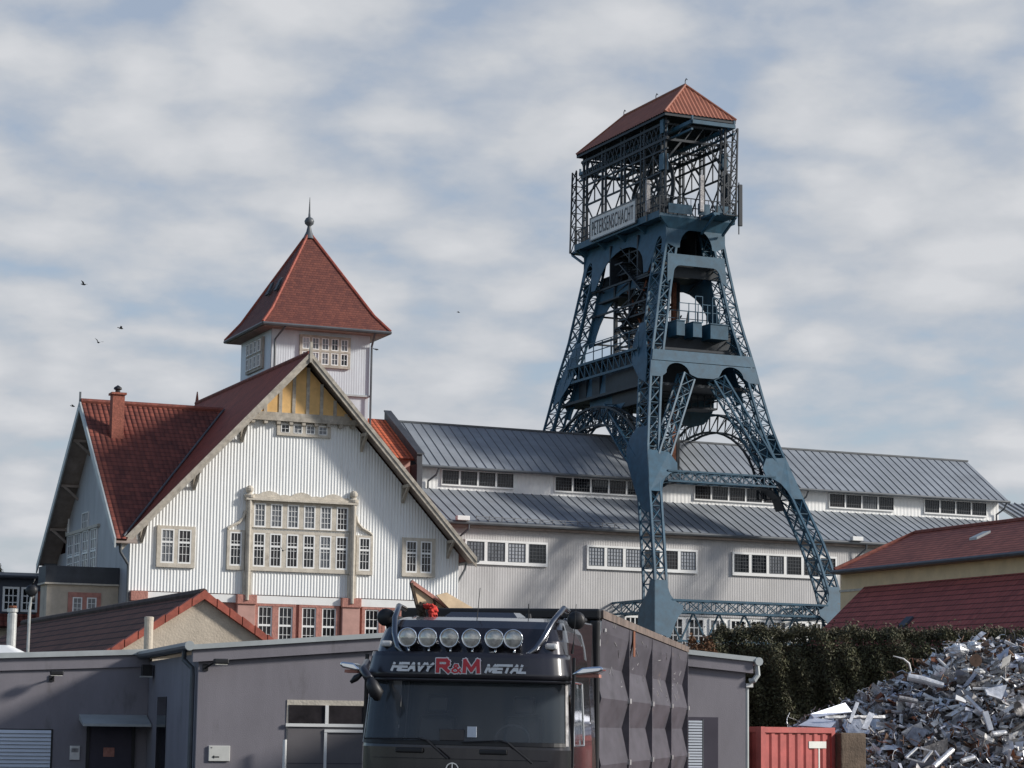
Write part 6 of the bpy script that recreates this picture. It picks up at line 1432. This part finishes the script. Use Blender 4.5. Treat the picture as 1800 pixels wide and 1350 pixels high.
def bush(name, lab, cat, loc, rx, rz_, h, n, m, size):
    t = thing(name, lab, cat, loc); p = rg.normal(size=(n, 3)); p /= np.linalg.norm(p, axis=1)[:, None]; r_ = rg.uniform(.5, 1.08, n) ** .6
    k = 1 + .25 * np.sin(p[:, 0] * 7 + p[:, 2] * 5) ; p = p * (r_ * k)[:, None] * np.array([rx, rx, rz_]) + np.array([0, 0, h]); leaves('crown', p, size, m, t, 8, 1.8)
    b = MB(); b.tube([(0, 0, 0), (.03, 0, h * .6), (0, 0, h + rz_ * .5)], [.06, .045, .015], 6)
    for i in range(6): a = i * 1.05; b.tube([(0, 0, h * .6), (rx * .6 * math.cos(a), rx * .6 * math.sin(a), h + .2 * i * rz_ * .5 - rz_ * .3)], [.03, .01], 5)
    b.build('trunk', 'bark', t); return t
bush('shrub', 'small russet shrub between the workshop roof and the hedge', 'shrub', (4.62, 58.0, 0), .42, .8, 3.62, 2600, 'rust_leaf', .05)
bush('shrub', 'low reddish shrub peeping over the trailer rim', 'shrub', (4.05, 57.0, 0), .36, .7, 3.45, 1800, 'rust_leaf', .05)
t = thing('conifer_tree', 'tip of a spruce above the roof at the far left edge', 'tree', (-30.2, 138.0, 4.6))
b = MB(); b.tube([(0, 0, 0), (0, 0, 3), (0, 0, 7.2)], [.25, .15, .02], 8); b.build('trunk', 'bark', t)
pp = []
for k in range(60):
    z = 1.0 + 6.0 * k / 60; L = 2.6 * (1 - (z - 1) / 6.3) + .2
    for j in range(7):
        a = k * 2.4 + j * .9; m_ = int(16 + L * 12)
        for s in np.linspace(.1, 1, m_): pp.append((L * s * math.cos(a) + random.gauss(0, .05), L * s * math.sin(a) + random.gauss(0, .05), z + L * s * .18 - .25 * s * s * L + random.gauss(0, .05)))
leaves('crown', np.array(pp), .10, 'needles_light', t, 9, 2.0)

# ------------------------------------------------------------------ birds
def bird(px, py, Y, span, rz, roll, lab):
    c = wpt(px, py, Y); t = thing('bird', lab, 'bird', tuple(c), rz, 'birds in flight')
    b = MB(); s = span
    b.tube([(0, -.30 * s, 0), (0, -.24 * s, .02 * s), (0, -.12 * s, .0), (0, .08 * s, -.01 * s), (0, .22 * s, 0), (0, .36 * s, .01 * s)], [.012 * s, .055 * s, .085 * s, .08 * s, .04 * s, .05 * s], 8)
    for q in (-1, 1):
        w = [(q * .04 * s, -.12 * s, .03 * s), (q * .28 * s, -.17 * s, .03 * s + roll * .16 * s), (q * .52 * s, .02 * s, roll * .24 * s), (q * .30 * s, .07 * s, .02 * s + roll * .15 * s), (q * .04 * s, .10 * s, .02 * s)]
        n = len(b.v); b.v += w + [(x, y, z - .015 * s) for x, y, z in w]; k = 5
        b.f.append(tuple(range(n, n + k))); b.f.append(tuple(range(n + 2 * k - 1, n + k - 1, -1))); b.uv += [None, None]; b.mi += [0, 0]
        for i in range(k): j = (i + 1) % k; b.f.append((n + i, n + k + i, n + k + j, n + j)); b.uv.append(None); b.mi.append(0)
    o = b.build('body', 'bird', t); o.rotation_euler = (R(12), R(14) * roll, 0)
bird(147, 500, 80, .34, R(60), 1, 'dark bird highest of the flock at the left')
bird(212, 577, 84, .32, R(100), .6, 'dark bird right of the lower left pair')
bird(173, 602, 82, .34, R(30), 1.2, 'dark bird lowest of the left flock in open sky')
bird(128, 714, 90, .30, R(80), .5, 'small bird near the left roof ridge')
bird(661, 614, 90, .34, R(85), -.3, 'bird gliding just right of the tower wall')
bird(806, 549, 120, .26, R(70), .4, 'tiny distant bird between tower and headframe')
bird(497, 968, 88, .34, R(20), 1.4, 'bird flying before the tall bay windows')
